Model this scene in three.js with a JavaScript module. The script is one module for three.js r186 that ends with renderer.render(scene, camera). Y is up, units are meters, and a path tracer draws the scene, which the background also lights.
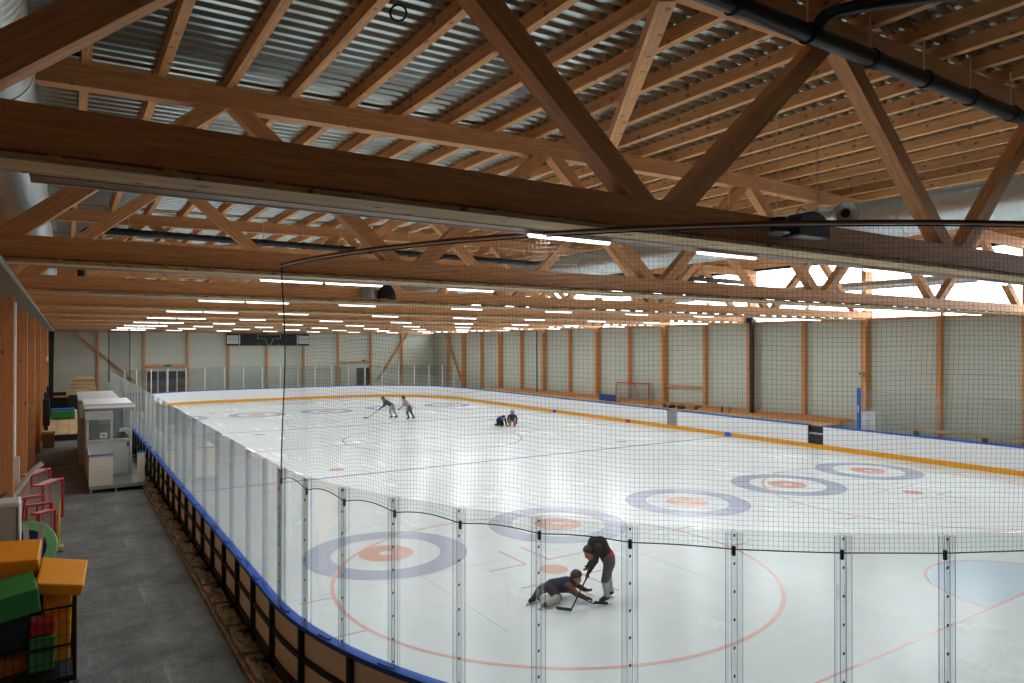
import * as THREE from 'three';
import { mergeGeometries, mergeVertices } from 'three/addons/utils/BufferGeometryUtils.js';
import { RoundedBoxGeometry } from 'three/addons/geometries/RoundedBoxGeometry.js';
import { MarchingCubes } from 'three/addons/objects/MarchingCubes.js';
import { RectAreaLightUniformsLib } from 'three/addons/lights/RectAreaLightUniformsLib.js';

// ---------------------------------------------------------------- camera, sky, exposure
RectAreaLightUniformsLib.init();
const scene = new THREE.Scene();
const EYE = new THREE.Vector3(0, 4.699, 0), YAW = 0.5702, PITCH = 0.0054;
const camera = new THREE.PerspectiveCamera(2 * Math.atan(341.5 / 697.38) * 180 / Math.PI, 1024 / 683, 0.1, 300);
camera.position.copy(EYE);
camera.lookAt(EYE.x + Math.sin(YAW) * Math.cos(PITCH), EYE.y + Math.sin(PITCH), -Math.cos(YAW) * Math.cos(PITCH));
scene.add(camera);
const renderer = new THREE.WebGLRenderer({ antialias: true });
renderer.toneMapping = THREE.LinearToneMapping;
renderer.toneMappingExposure = 1.5;
renderer.shadowMap.enabled = true;
scene.background = new THREE.Color().setRGB(5.0, 5.4, 5.7);      // bright overcast sky
const LED = 185;                                                   // radiance of the tube lamps

// ---------------------------------------------------------------- small tools
let seed = 7;
const rnd = () => { seed = (seed * 1664525 + 1013904223) >>> 0; return seed / 4294967296; };
const rr = (a, b) => a + (b - a) * rnd();
const ORD = ['first', 'second', 'third', 'fourth', 'fifth', 'sixth', 'seventh', 'eighth', 'ninth', 'tenth'];
const used = {};
function numbered(n) { if (!(n in used)) { used[n] = 0; return n; } used[n]++; return n + '_' + String(used[n]).padStart(3, '0'); }
function shade(o) { o.traverse((c) => { if (c.isMesh) { c.castShadow = true; c.receiveShadow = true; } }); }
function mesh(name, geo, m, parent) {
  const o = new THREE.Mesh(geo, m); o.name = parent ? name : numbered(name);
  o.castShadow = true; o.receiveShadow = true; (parent || scene).add(o); return o;
}
function thing(name, label, category, pos = [0, 0, 0], turn = 0, group) {
  const o = new THREE.Group(); o.name = numbered(name); o.position.set(...pos); o.rotation.y = turn; scene.add(o);
  o.userData = { label, category }; if (group) o.userData.group = group; return o;
}
function struct(name, label) { const o = new THREE.Group(); o.name = numbered(name); scene.add(o); o.userData = { kind: 'structure', label, category: name.split('_')[0] }; return o; }
function tag(o, label, category, group) { o.userData = { ...o.userData, label, category }; if (group) o.userData.group = group; return o; }
function copy(o, label) { const c = o.clone(); c.name = numbered(o.name.replace(/_\d\d\d$/, '')); scene.add(c); if (label) c.userData = { ...c.userData, label }; return c; }

// a box from six numbers, uv in metres with u along the longest side
function quadBox(c, uvOff = [0, 0]) {   // c: 8 corners, index bits x,y,z
  const F = [[1, 3, 7, 5], [4, 6, 2, 0], [2, 6, 7, 3], [0, 1, 5, 4], [5, 7, 6, 4], [0, 2, 3, 1]];
  const pos = [], uv = [], idx = []; let n = 0;
  for (const f of F) {
    const p = f.map((i) => c[i]);
    const e1 = p[1].distanceTo(p[0]), e2 = p[3].distanceTo(p[0]);
    p.forEach((q) => pos.push(q.x, q.y, q.z));
    const U = e1 >= e2 ? [[0, 0], [e1, 0], [e1, e2], [0, e2]] : [[0, 0], [0, e1], [e2, e1], [e2, 0]];
    U.forEach((w) => uv.push(w[0] / 4 + uvOff[0], w[1] + uvOff[1]));
    idx.push(n, n + 1, n + 2, n, n + 2, n + 3); n += 4;
  }
  const g = new THREE.BufferGeometry();
  g.setAttribute('position', new THREE.Float32BufferAttribute(pos, 3)); g.setAttribute('uv', new THREE.Float32BufferAttribute(uv, 2));
  g.setIndex(idx); const h = g.toNonIndexed(); h.computeVertexNormals(); return h;
}
const V = (x, y, z) => new THREE.Vector3(x, y, z);
function box(x0, x1, y0, y1, z0, z1) {
  const c = []; for (let i = 0; i < 8; i++) c.push(V(i & 1 ? x1 : x0, i & 2 ? y1 : y0, i & 4 ? z1 : z0));
  return quadBox(c, [rnd(), rnd()]);
}
// a beam between two points: w across (horizontal), h in the upright plane
function beam(a, b, w, h, up = V(0, 1, 0)) {
  const A = V(...a), B = V(...b), d = B.clone().sub(A).normalize(), s = new THREE.Vector3().crossVectors(d, up).normalize(), u = new THREE.Vector3().crossVectors(s, d).normalize();
  const c = []; for (let i = 0; i < 8; i++) c.push((i & 1 ? B : A).clone().addScaledVector(u, (i & 2 ? .5 : -.5) * h).addScaledVector(s, (i & 4 ? .5 : -.5) * w));
  return quadBox(c, [rnd(), rnd()]);
}
function rod(a, b, r, seg = 8, r2 = r) {
  const A = V(...a), B = V(...b), L = A.distanceTo(B), g = new THREE.CylinderGeometry(r2, r, L, seg);
  g.applyQuaternion(new THREE.Quaternion().setFromUnitVectors(V(0, 1, 0), B.clone().sub(A).normalize()));
  g.translate((A.x + B.x) / 2, (A.y + B.y) / 2, (A.z + B.z) / 2); return g.toNonIndexed();
}
function tube(pts, r, seg = 8, n = 0, closed = false) { return new THREE.TubeGeometry(new THREE.CatmullRomCurve3(pts.map((p) => V(...p)), closed), n || pts.length * 4, r, seg, closed).toNonIndexed(); }
function rbox(w, h, d, r = .01, x = 0, y = 0, z = 0) { const g = new RoundedBoxGeometry(w, h, d, 2, r); g.translate(x, y, z); return g.index ? g.toNonIndexed() : g; }
const join = (gs) => mergeGeometries(gs.map((g) => { const k = g.index ? g.toNonIndexed() : g; for (const n of Object.keys(k.attributes)) if (!['position', 'normal', 'uv'].includes(n)) k.deleteAttribute(n); return k; }));

// ---------------------------------------------------------------- textures and materials
function hash(x, y) { const s = Math.sin(x * 127.1 + y * 311.7) * 43758.5453; return s - Math.floor(s); }
function vnoise(x, y, px, py) {
  const xi = Math.floor(x), yi = Math.floor(y), fx = x - xi, fy = y - yi, w = (i, p) => ((i % p) + p) % p;
  const a = hash(w(xi, px), w(yi, py)), b = hash(w(xi + 1, px), w(yi, py)), c = hash(w(xi, px), w(yi + 1, py)), d = hash(w(xi + 1, px), w(yi + 1, py));
  const u = fx * fx * (3 - 2 * fx), v = fy * fy * (3 - 2 * fy); return a + (b - a) * u + (c - a) * v + (a - b - c + d) * u * v;
}
function dataTex(w, h, fn, srgb = true) {
  const d = new Uint8Array(w * h * 4);
  for (let j = 0; j < h; j++) for (let i = 0; i < w; i++) { const c = fn(i / w, j / h), k = (j * w + i) * 4; for (let q = 0; q < 3; q++) d[k + q] = Math.max(0, Math.min(255, (c.length ? c[q] : c) * 255)); d[k + 3] = 255; }
  const t = new THREE.DataTexture(d, w, h); t.wrapS = t.wrapT = THREE.RepeatWrapping; t.magFilter = THREE.LinearFilter; t.minFilter = THREE.LinearMipmapLinearFilter; t.generateMipmaps = true;
  if (srgb) t.colorSpace = THREE.SRGBColorSpace; t.needsUpdate = true; return t;
}
function woodTex(base, vary, lamella, knots, sd) {
  seed = sd; const K = []; for (let i = 0; i < knots; i++) K.push([rnd(), rnd(), rr(.004, .010), rr(.012, .026)]);
  const T = []; for (let i = 0; i < 64; i++) T.push(rr(-1, 1));
  return dataTex(1024, 256, (u, v) => {
    const lam = Math.floor(v * lamella), tone = T[lam % 64] * .5 + T[(lam * 7 + Math.floor(u * 3 + T[lam % 64] * 2 + 5)) % 64] * .5;
    let g = vnoise(u * 24, v * 110, 24, 110) * .5 + vnoise(u * 9, v * 48, 9, 48) * .35 + vnoise(u * 160, v * 180, 160, 180) * .15;
    let f = 1 + (g - .5) * vary + tone * vary * .35, k = 0;
    for (const q of K) { let dx = Math.abs(u - q[0]), dy = Math.abs(v - q[1]); if (dx > .5) dx = 1 - dx; if (dy > .5) dy = 1 - dy; const r = (dx / q[2]) ** 2 + (dy / q[3]) ** 2; if (r < 4) k = Math.max(k, r < 1 ? .38 : .15 * (4 - r) / 3); }
    const edge = (v * lamella) % 1; if (edge < .04) f *= .9;
    f *= 1 - k; return [base[0] * f, base[1] * f * (1 - k * .1), base[2] * f * (1 - k * .2)];
  });
}
const std = (c, rough = .7, metal = 0, o = {}) => new THREE.MeshStandardMaterial({ color: c, roughness: rough, metalness: metal, ...o });
const M = {};
M.glulam = std(0xffffff, .62, 0, { map: woodTex([.86, .62, .40], .24, 25, 1, 11) });
M.solid = std(0xffffff, .62, 0, { map: woodTex([.88, .645, .42], .26, 4, 24, 23) });
M.plank = std(0xffffff, .7, 0, { map: woodTex([.76, .66, .48], .34, 10, 26, 37) });
M.column = std(0xffffff, .6, 0, { map: woodTex([.78, .545, .34], .2, 12, 8, 51) });
M.deck = std(new THREE.Color().setRGB(.46, .52, .50), .22, .95);
M.galv = std(new THREE.Color().setRGB(.70, .73, .74), .36, .9);
M.duct = std(new THREE.Color().setRGB(.60, .645, .64), .36, .85);
M.alu = std(0xb9bdbf, .45, .2);
M.aluPale = std(0xb9bdbd, .5, .25);
M.blackPipe = std(0x14181b, .42);
M.black = std(0x0d0e0f, .6);
M.charcoal = std(0x23272a, .7);
M.steelDark = std(0x1c2422, .5, .2);
M.blue = std(0x165cc4, .6);
M.kick = std(0xe6a012, .45);
M.hdpe = std(0xe6eaeb, .35);
M.hdpeBack = std(0xe6e1d3, .55);
M.white = std(0xe4e6e6, .5);
M.red = std(0xb3202c, .5);
M.mark = { blue: std(0xa9b4c8, .26), red: std(0xdba999, .26), line: std(0xe2b3a8, .26), blueLine: std(0xa0aacb, .26), grey: std(0xbac3c6, .26), crease: std(0xbfd5e2, .26), white: std(0xdfe5e5, .3) };
M.led = new THREE.MeshStandardMaterial({ color: 0xffffff, emissive: 0xffffff, emissiveIntensity: 2.4, roughness: .6 });
M.glass = new THREE.MeshPhysicalMaterial({ color: new THREE.Color().setRGB(.91, .925, .92), transmission: 1, thickness: 0, roughness: .03, ior: 1.49 });
M.clearPost = new THREE.MeshPhysicalMaterial({ color: new THREE.Color().setRGB(.90, .91, .915), transmission: 1, thickness: 0, roughness: .08, ior: 1.49 });
M.greyPost = new THREE.MeshPhysicalMaterial({ color: new THREE.Color().setRGB(.78, .79, .81), transmission: 1, thickness: 0, roughness: .15, ior: 1.49 });
M.clearStrip = new THREE.MeshPhysicalMaterial({ color: new THREE.Color().setRGB(.945, .955, .965), transmission: 1, thickness: 0, roughness: .06, ior: 1.49 });
M.ladder = std(0x9aa095, .6, .2);
M.seal = std(0x6a6e70, .6);
M.window = new THREE.MeshPhysicalMaterial({ color: 0xffffff, transmission: 1, thickness: 0, roughness: 0, ior: 1.5 });
M.panel = [0xb9beb0, 0xb5bbad, 0xbcc1b3].map((c) => std(c, .6));
const concreteMap = dataTex(1024, 1024, (u, v) => {
  const a = vnoise(u * 7, v * 7, 7, 7), b = vnoise(u * 31, v * 31, 31, 31), c = vnoise(u * 190, v * 190, 190, 190), d = vnoise(u * 24, v * 5, 24, 5), e = vnoise(u * 400, v * 400, 400, 400);
  const scuff = Math.max(0, vnoise(u * 5 + 3, v * 60, 5, 60) - .72) * 1.2 * Math.max(0, a - .35);
  const f = .40 + (a - .5) * .10 + (b - .5) * .07 + (c - .5) * .10 + (d - .5) * .04 + (e - .5) * .08 + scuff * .5; return [f * .98, f * 1.025, f * 1.0];
});
concreteMap.repeat.set(1, .25);
M.concrete = std(0xffffff, .78, 0, { map: concreteMap });
const kerbMap = dataTex(512, 512, (u, v) => { const a = vnoise(u * 9, v * 9, 9, 9), b = vnoise(u * 60, v * 60, 60, 60), c = vnoise(u * 22, v * 22, 22, 22); const f = .55 + (a - .5) * .22 + (b - .5) * .2 + (c > .62 ? -.12 : 0); return [f * 1.06, f * .95, f * .78]; });
M.kerb = std(0xffffff, .9, 0, { map: kerbMap });
const iceRough = dataTex(1024, 1024, (u, v) => { const f = .25 + (vnoise(u * 9, v * 9, 9, 9) - .5) * .04 + (vnoise(u * 60, v * 12, 60, 12) - .5) * .03 + (vnoise(u * 260, v * 260, 260, 260) - .5) * .02; return [f, f, f]; }, false);
const iceMap = dataTex(1024, 1024, (u, v) => { const f = .905 + (vnoise(u * 6, v * 6, 6, 6) - .5) * .02 + (vnoise(u * 70, v * 9, 70, 9) - .5) * .016 + (vnoise(u * 11, v * 83, 11, 83) - .5) * .014 + (vnoise(u * 210, v * 210, 210, 210) - .5) * .012; return [f * .965, f * 1.005, f * 1.005]; });
M.ice = new THREE.MeshPhysicalMaterial({ color: 0xffffff, map: iceMap, roughness: 1, roughnessMap: iceRough, ior: 1.31, specularIntensity: .7 });

// ---------------------------------------------------------------- rink outline
const RX0 = 2.6, RX1 = 28.86, RZN = -2.15, RZF = -61.03, RR = 8.25;
const LS = (RZN - RR) - (RZF + RR), LA = RR * Math.PI / 2, LN = RX1 - RX0 - 2 * RR;
const S = { arcNL: LS, near: LS + LA, arcNR: LS + LA + LN, right: LS + 2 * LA + LN, arcFR: 2 * LS + 2 * LA + LN, far: 2 * LS + 3 * LA + LN, arcFL: 2 * LS + 3 * LA + 2 * LN, end: 2 * LS + 4 * LA + 2 * LN };
function onPath(s) {   // -> [x, z, outward nx, nz]; s = 0 where the straight left side begins at the far end
  s = ((s % S.end) + S.end) % S.end; let a;
  if (s < S.arcNL) return [RX0, RZF + RR + s, -1, 0];
  if (s < S.near) { a = (s - S.arcNL) / RR; return [RX0 + RR - RR * Math.cos(a), RZN - RR + RR * Math.sin(a), -Math.cos(a), Math.sin(a)]; }
  if (s < S.arcNR) return [RX0 + RR + s - S.near, RZN, 0, 1];
  if (s < S.right) { a = (s - S.arcNR) / RR; return [RX1 - RR + RR * Math.sin(a), RZN - RR + RR * Math.cos(a), Math.sin(a), Math.cos(a)]; }
  if (s < S.arcFR) return [RX1, RZN - RR - (s - S.right), 1, 0];
  if (s < S.far) { a = (s - S.arcFR) / RR; return [RX1 - RR + RR * Math.cos(a), RZF + RR - RR * Math.sin(a), Math.cos(a), -Math.sin(a)]; }
  if (s < S.arcFL) return [RX1 - RR - (s - S.far), RZF, 0, -1];
  a = (s - S.arcFL) / RR; return [RX0 + RR - RR * Math.sin(a), RZF + RR - RR * Math.cos(a), -Math.sin(a), -Math.cos(a)];
}
const at = (s, d, y) => { const p = onPath(s); return V(p[0] + p[2] * d, y, p[1] + p[3] * d); };
function pathBox(s0, s1, d0, d1, y0, y1, step = .45) {   // a bar that follows the rink outline
  const n = Math.max(1, Math.ceil((s1 - s0) / step)), gs = [], pos = [], uv = [], idx = [];
  const ring = (s) => [at(s, d0, y0), at(s, d1, y0), at(s, d1, y1), at(s, d0, y1)];
  const lens = [Math.abs(d1 - d0), Math.abs(y1 - y0), Math.abs(d1 - d0), Math.abs(y1 - y0)]; let k = 0, v0 = 0;
  for (let e = 0; e < 4; e++) {
    for (let i = 0; i <= n; i++) { const s = s0 + (s1 - s0) * i / n, r = ring(s), a = r[e], b = r[(e + 1) % 4]; pos.push(a.x, a.y, a.z, b.x, b.y, b.z); uv.push(s / 4, v0, s / 4, v0 + lens[e]); }
    for (let i = 0; i < n; i++) { const q = k + i * 2; idx.push(q, q + 1, q + 3, q, q + 3, q + 2); }
    k += (n + 1) * 2; v0 += lens[e];
  }
  for (const s of [s0, s1]) { const r = ring(s); r.forEach((p, i) => { pos.push(p.x, p.y, p.z); uv.push(i & 1, i >> 1); }); if (s === s0) idx.push(k, k + 2, k + 1, k, k + 3, k + 2); else idx.push(k, k + 1, k + 2, k, k + 2, k + 3); k += 4; }
  const g = new THREE.BufferGeometry(); g.setAttribute('position', new THREE.Float32BufferAttribute(pos, 3)); g.setAttribute('uv', new THREE.Float32BufferAttribute(uv, 2)); g.setIndex(idx); g.computeVertexNormals(); return g;
}

// ---------------------------------------------------------------- the building shell
const WX0 = -1.7, WX1 = 30.75, WZ0 = 3.2, WZ1 = -62.5, EAVE = 5.85;
const RIDGE = 14.7, roofY = (x) => 9.0 - .022 * Math.abs(x - RIDGE);       // top of the upper chords
const TZ = []; for (let i = 0; i < 9; i++) TZ.push(-5.35 - 6.3 * i);
{
  const f = struct('floor', 'dark grey scuffed concrete floor of the walkway');
  mesh('slab', box(WX0 - .3, WX1 + .3, -.3, -.02, WZ1 - .3, WZ0 + .3), M.concrete, f);
}
{ // the ice with its painted markings
  const g = struct('ice_floor', 'white indoor ice sheet with curling houses and hockey markings'); g.userData.category = 'ice';
  const sh = new THREE.Shape(); const N = 240; for (let i = 0; i < N; i++) { const p = onPath(S.end * i / N); i ? sh.lineTo(p[0], -p[1]) : sh.moveTo(p[0], -p[1]); }
  const ig = new THREE.ExtrudeGeometry(sh, { depth: .03, bevelEnabled: false }); ig.rotateX(-Math.PI / 2); ig.translate(0, -.03, 0);
  const p = ig.attributes.position, u = new Float32Array(p.count * 2); for (let i = 0; i < p.count; i++) { u[2 * i] = p.getX(i) / 14; u[2 * i + 1] = p.getZ(i) / 14; } ig.setAttribute('uv', new THREE.BufferAttribute(u, 2));
  mesh('ice', ig, M.ice, g);
  const flat = (geo, x, z, y, m, name) => { geo.rotateX(-Math.PI / 2); geo.translate(x, y, z); mesh(name, geo, m, g); };
  const bar = (x0, x1, z0, z1, m, name, y = .0012) => mesh(name, box(x0, x1, 0, y, z0, z1), m, g);
  const X1 = 6.128, DX = 4.809, CZ = -31.9, HZ = [-14.827, -49.0], CX = 15.73;
  HZ.forEach((hz, e) => {
    for (let k = 0; k < 5; k++) {
      const x = X1 + DX * k;
      flat(new THREE.RingGeometry(1.22, 1.829, 96), x, hz, .0022, M.mark.blue, 'house_ring');
      flat(new THREE.RingGeometry(.15, .61, 64), x, hz, .0022, M.mark.red, 'house_centre');
      bar(x - .006, x + .006, hz - 2.2, hz + 5.2, M.mark.grey, 'sheet_line');
    }
    bar(3.4, 28.2, hz - .006, hz + .006, M.mark.grey, 'tee_line');
    const bz = hz + (e ? -1.85 : 1.85); bar(3.4, 28.2, bz - .006, bz + .006, M.mark.grey, 'back_line');
    const hg = hz + (e ? 6.4 : -6.4);
  });
  bar(RX0, RX1, CZ - .10, CZ + .05, M.mark.line, 'centre_line', .0016);
  for (const z of [-24.33, -39.48]) bar(RX0, RX1, z - .11, z + .11, M.mark.blueLine, 'blue_line', .0016);
  for (const z of [-5.9, -57.9]) bar(RX0 + .9, RX1 - .9, z - .025, z + .025, M.mark.line, 'goal_line', .0016);
  for (const sx of [-1, 1]) {
    const x = sx < 0 ? 8.65 : 22.81;
    for (const z of [-11.87, -51.93]) {
      flat(new THREE.RingGeometry(4.46, 4.54, 128), x, z, .0034, M.mark.line, 'faceoff_circle');
      flat(new THREE.CircleGeometry(.3, 40), x, z, .0034, M.mark.red, 'faceoff_dot');
      for (const a of [-1, 1]) {
        for (const b of [-1, 1]) {
          bar(x + a * .30 - .025 + a * .0, x + a * .30 + .025, z + b * .6, z + b * 1.7, M.mark.line, 'faceoff_mark', .0038);
          const e0 = x + a * .30, e1 = x + a * 1.2; bar(Math.min(e0, e1), Math.max(e0, e1), z + b * .6 - .025, z + b * .6 + .025, M.mark.line, 'faceoff_mark', .0038);
          const h0 = x + a * 4.46, h1 = x + a * 5.06; bar(Math.min(h0, h1), Math.max(h0, h1), z + b * .88 - .025, z + b * .88 + .025, M.mark.line, 'faceoff_mark', .0038);
        }
      }
    }
    for (const z of [-25.75, -38.05]) flat(new THREE.CircleGeometry(.3, 40), x, z, .0018, M.mark.red, 'faceoff_dot');
  }
  for (const e of [0, 1]) {
    const z = e ? -57.9 : -5.9, a0 = e ? Math.PI : 0;
    flat(new THREE.CircleGeometry(1.8, 48, a0, Math.PI), CX, z, .0014, M.mark.crease, 'goal_crease');
    flat(new THREE.RingGeometry(1.77, 1.83, 64, 1, a0, Math.PI), CX, z, .0022, M.mark.line, 'crease_line');
  }
  flat(new THREE.RingGeometry(4.42, 4.5, 128), CX, CZ, .002, M.mark.blueLine, 'centre_circle');
  flat(new THREE.CircleGeometry(.15, 32), CX, CZ, .002, M.mark.blue, 'centre_spot');
}
// roof: purlins along the hall and a trapezoidal steel deck on them
{
  const c = struct('ceiling', 'timber purlins under a dark galvanised trapezoidal roof deck');
  const xs = []; for (let k = -3; k <= 30; k++) xs.push(1.21 + .965 * k);
  const PH = .20;
  for (const x of xs) mesh('purlin', box(x - .06, x + .06, roofY(x), roofY(x) + PH, WZ1, WZ0), M.solid, c);
  mesh('wind_brace', beam([5.45, 8.5, -5.4], [9.78, 8.56, -11.6], .2, .2), M.solid, c);
  const P = .25, prof = [[0, 0], [.085, 0], [.12, .055], [.215, .055], [.25, 0]];
  for (const [xa, xb] of [[WX0 - .3, RIDGE], [RIDGE, WX1 + .3]]) {
    const pos = [], idx = []; let n = 0;
    for (let z = WZ1 - .2; z < WZ0 + .2; z += P) for (let i = 0; i < 4; i++) {
      const [u0, v0] = prof[i], [u1, v1] = prof[i + 1];
      for (const x of [xa, xb]) { const y = roofY(x) + PH; pos.push(x, y + v0, z + u0, x, y + v1, z + u1); }
      idx.push(n, n + 1, n + 3, n, n + 3, n + 2); n += 4;
    }
    const g = new THREE.BufferGeometry(); g.setAttribute('position', new THREE.Float32BufferAttribute(pos, 3)); g.setIndex(idx); g.computeVertexNormals();
    mesh('roof_deck', g, M.deck, c);
    mesh('roof_insulation', quadBox([0, 1, 2, 3, 4, 5, 6, 7].map((i) => { const x = i & 1 ? xb : xa; return V(x, roofY(x) + PH + (i & 2 ? .3 : .06), i & 4 ? WZ0 + .3 : WZ1 - .3); })), M.charcoal, c);
  }
}
// right wall: cladding panels between timber columns, clerestory glazing above
const colZ = []; for (let z = TZ[0] + 6.3; z > WZ1 + 1; z -= 3.15) colZ.push(z);
{
  const w = struct('wall_right', 'pale grey green clad side wall with timber columns');
  mesh('wall_core', box(WX1 + .06, WX1 + .3, -.1, EAVE - .02, WZ1, WZ0), M.charcoal, w);
  const edges = [WZ0, ...colZ, WZ1];
  for (let i = 0; i + 1 < edges.length; i++) for (let r = 0; r < 5; r++)
    mesh('wall_panel', box(WX1, WX1 + .07, r * 1.165 + .004, (r + 1) * 1.165 - .004, edges[i + 1] + .003, edges[i] - .003), M.panel[(i * 5 + r * 3) % 3], w);
  mesh('top_plate', box(WX1 - .14, WX1 + .3, EAVE - .03, EAVE + .08, WZ1, WZ0), M.column, w);
  colZ.forEach((z, i) => { const big = i % 2 === 0, hw = big ? .12 : .08, d = big ? .40 : .27; mesh('timber_column', box(WX1 - d, WX1, -.02, big ? 5.87 : EAVE - .03, z - hw, z + hw), M.column, w); });
  mesh('ledge', box(WX1 - .3, WX1 - .28, 1.16, 1.32, -46, -18.6), M.column, w);
  mesh('cross_rail', box(WX1 - .2, WX1 - .06, 2.2, 2.32, -30.4, -27.6), M.column, w);
  const b0 = [30.6, 1.08, -56.0], b1 = [30.6, 5.87, -59.6]; mesh('brace', beam(b0, b1, .12, .2), M.column, w);
  mesh('eaves_wall', box(WX1 + .05, WX1 + .3, 8.62, 9.1, WZ1, WZ0), M.charcoal, w);
}
{
  const w = struct('window_1', 'long bright clerestory window band above the side wall');
  const edges = [WZ0, ...colZ, WZ1];
  for (let i = 0; i + 1 < edges.length; i++) mesh('pane', box(WX1 + .14, WX1 + .15, EAVE + .08, 8.62, edges[i + 1] + .05, edges[i] - .05), M.window, w);
  colZ.forEach((z, i) => mesh('mullion', box(WX1 - (i % 2 ? 0 : .12), WX1 + .2, EAVE + .08, 8.62, z - (i % 2 ? .05 : .09), z + (i % 2 ? .05 : .09)), M.column, w));
}
{ // far wall
  const w = struct('wall_back', 'pale grey green clad end wall with slim timber columns');
  mesh('wall_core', box(WX0 - .3, WX1 + .3, -.1, 9.4, WZ1 - .36, WZ1 - .07), M.charcoal, w);
  const xs = []; for (let x = 5.3 - 3.155; x < WX1 - .5; x += 3.155) xs.push(x);
  const e = [WX0, ...xs, WX1];
  for (let i = 0; i + 1 < e.length; i++) for (let r = 0; r < 7; r++) {
    const door = (i === 2 && r < 2) || (i === 7 && r < 2); if (door) continue;
    mesh('wall_panel', box(e[i] + .003, e[i + 1] - .003, r * 1.3 + .004, Math.min(9.1, (r + 1) * 1.3 - .004), WZ1 - .07, WZ1), M.panel[(i * 3 + r) % 3], w);
  }
  for (const x of xs) mesh('timber_column', box(x - .08, x + .08, -.02, 6.5, WZ1, WZ1 + .24), M.column, w);
  mesh('top_plate', box(WX0, WX1, 5.72, 5.86, WZ1, WZ1 + .2), M.column, w);
  mesh('brace', beam([24.95, 1.5, WZ1 + .14], [28.05, 5.9, WZ1 + .14], .14, .22, V(0, 0, 1)), M.column, w);
  mesh('brace', beam([.5, 5.8, WZ1 + .14], [4.7, 1.8, WZ1 + .14], .14, .26, V(0, 0, 1)), M.column, w);
  mesh('door_lintel', box(5.4, 8.5, 2.92, 3.12, WZ1, WZ1 + .22), M.column, w);
  mesh('door_lintel', box(21.25, 24.36, 3.05, 3.2, WZ1, WZ1 + .2), M.column, w);
  for (const [x0, x1] of [[5.38, 8.5], [21.3, 22.86]]) mesh('infill_panel', box(x0, x1, 2.6, 2.95, WZ1 - .07, WZ1 - .01), M.panel[0], w);
  mesh('infill_panel', box(21.3, 22.86, 0, 2.61, WZ1 - .07, WZ1), M.panel[1], w);
}
{
  const d = struct('door_1', 'dark glazed double door with pale frame in end wall');
  mesh('door_leaf', box(5.46, 6.92, 0, 2.9, WZ1 - .06, WZ1 - .01), std(0x1d262a, .15), d); mesh('door_leaf', box(6.96, 8.42, 0, 2.9, WZ1 - .06, WZ1 - .01), std(0x1d262a, .15), d);
  for (const x of [5.48, 6.3, 6.94, 7.7, 8.4]) mesh('door_frame', box(x - .05, x + .05, 0, 2.92, WZ1 - .02, WZ1 + .04), M.aluPale, d);
  mesh('exit_sign', box(6.75, 7.2, 2.98, 3.16, WZ1 + .22, WZ1 + .26), std(0x1f6a52, .4), d);
  const e = struct('door_2', 'dark glass door under a timber lintel in end wall');
  mesh('door_leaf', box(22.9, 24.3, 0, 3.05, WZ1 - .06, WZ1 - .01), std(0x131a1c, .15), e); mesh('door_frame', box(23.62, 23.72, 0, 3.05, WZ1 - .02, WZ1 + .03), M.aluPale, e);
  mesh('exit_sign', box(23.35, 23.65, 3.2, 3.36, WZ1 + .2, WZ1 + .24), std(0x1f6a52, .4), e);
}
{ // left wall: deep timber columns
  const w = struct('wall_left', 'shaded side wall behind deep orange timber columns');
  mesh('wall_face', box(WX0 - .3, WX0, -.1, 9.4, WZ1, WZ0), M.column, w);
  for (const z of TZ) mesh('timber_column', box(WX0, -.9, -.02, 5.82, z - .11, z + .11), M.column, w);
  for (const z of TZ.slice(1)) mesh('wall_batten', box(WX0, -1.28, -.02, 5.6, z + 3.05, z + 3.25), M.column, w);
  const d = struct('door_3', 'dark grey metal door between timber columns'); mesh('door_leaf', box(-1.3, -1.24, 0, 2.3, -31.9, -30.7), std(0x43484a, .5, .3), d); mesh('door_frame', box(-1.32, -1.2, 0, 5.6, -32.05, -31.9), std(0x70767a, .5, .3), d);
}
{
  const w = struct('wall_front', 'timber clad wall behind the viewpoint'); mesh('wall_face', box(WX0 - .3, WX1 + .3, -.1, 9.4, WZ0, WZ0 + .3), std(0x4c3b30, .8), w);
  const g = struct('ground', 'asphalt ground outside the hall'); g.userData.category = 'ground'; mesh('asphalt', box(-60, 110, -.8, -.31, -130, 60), std(0x7c7e7c, .9), g);
}

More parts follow.
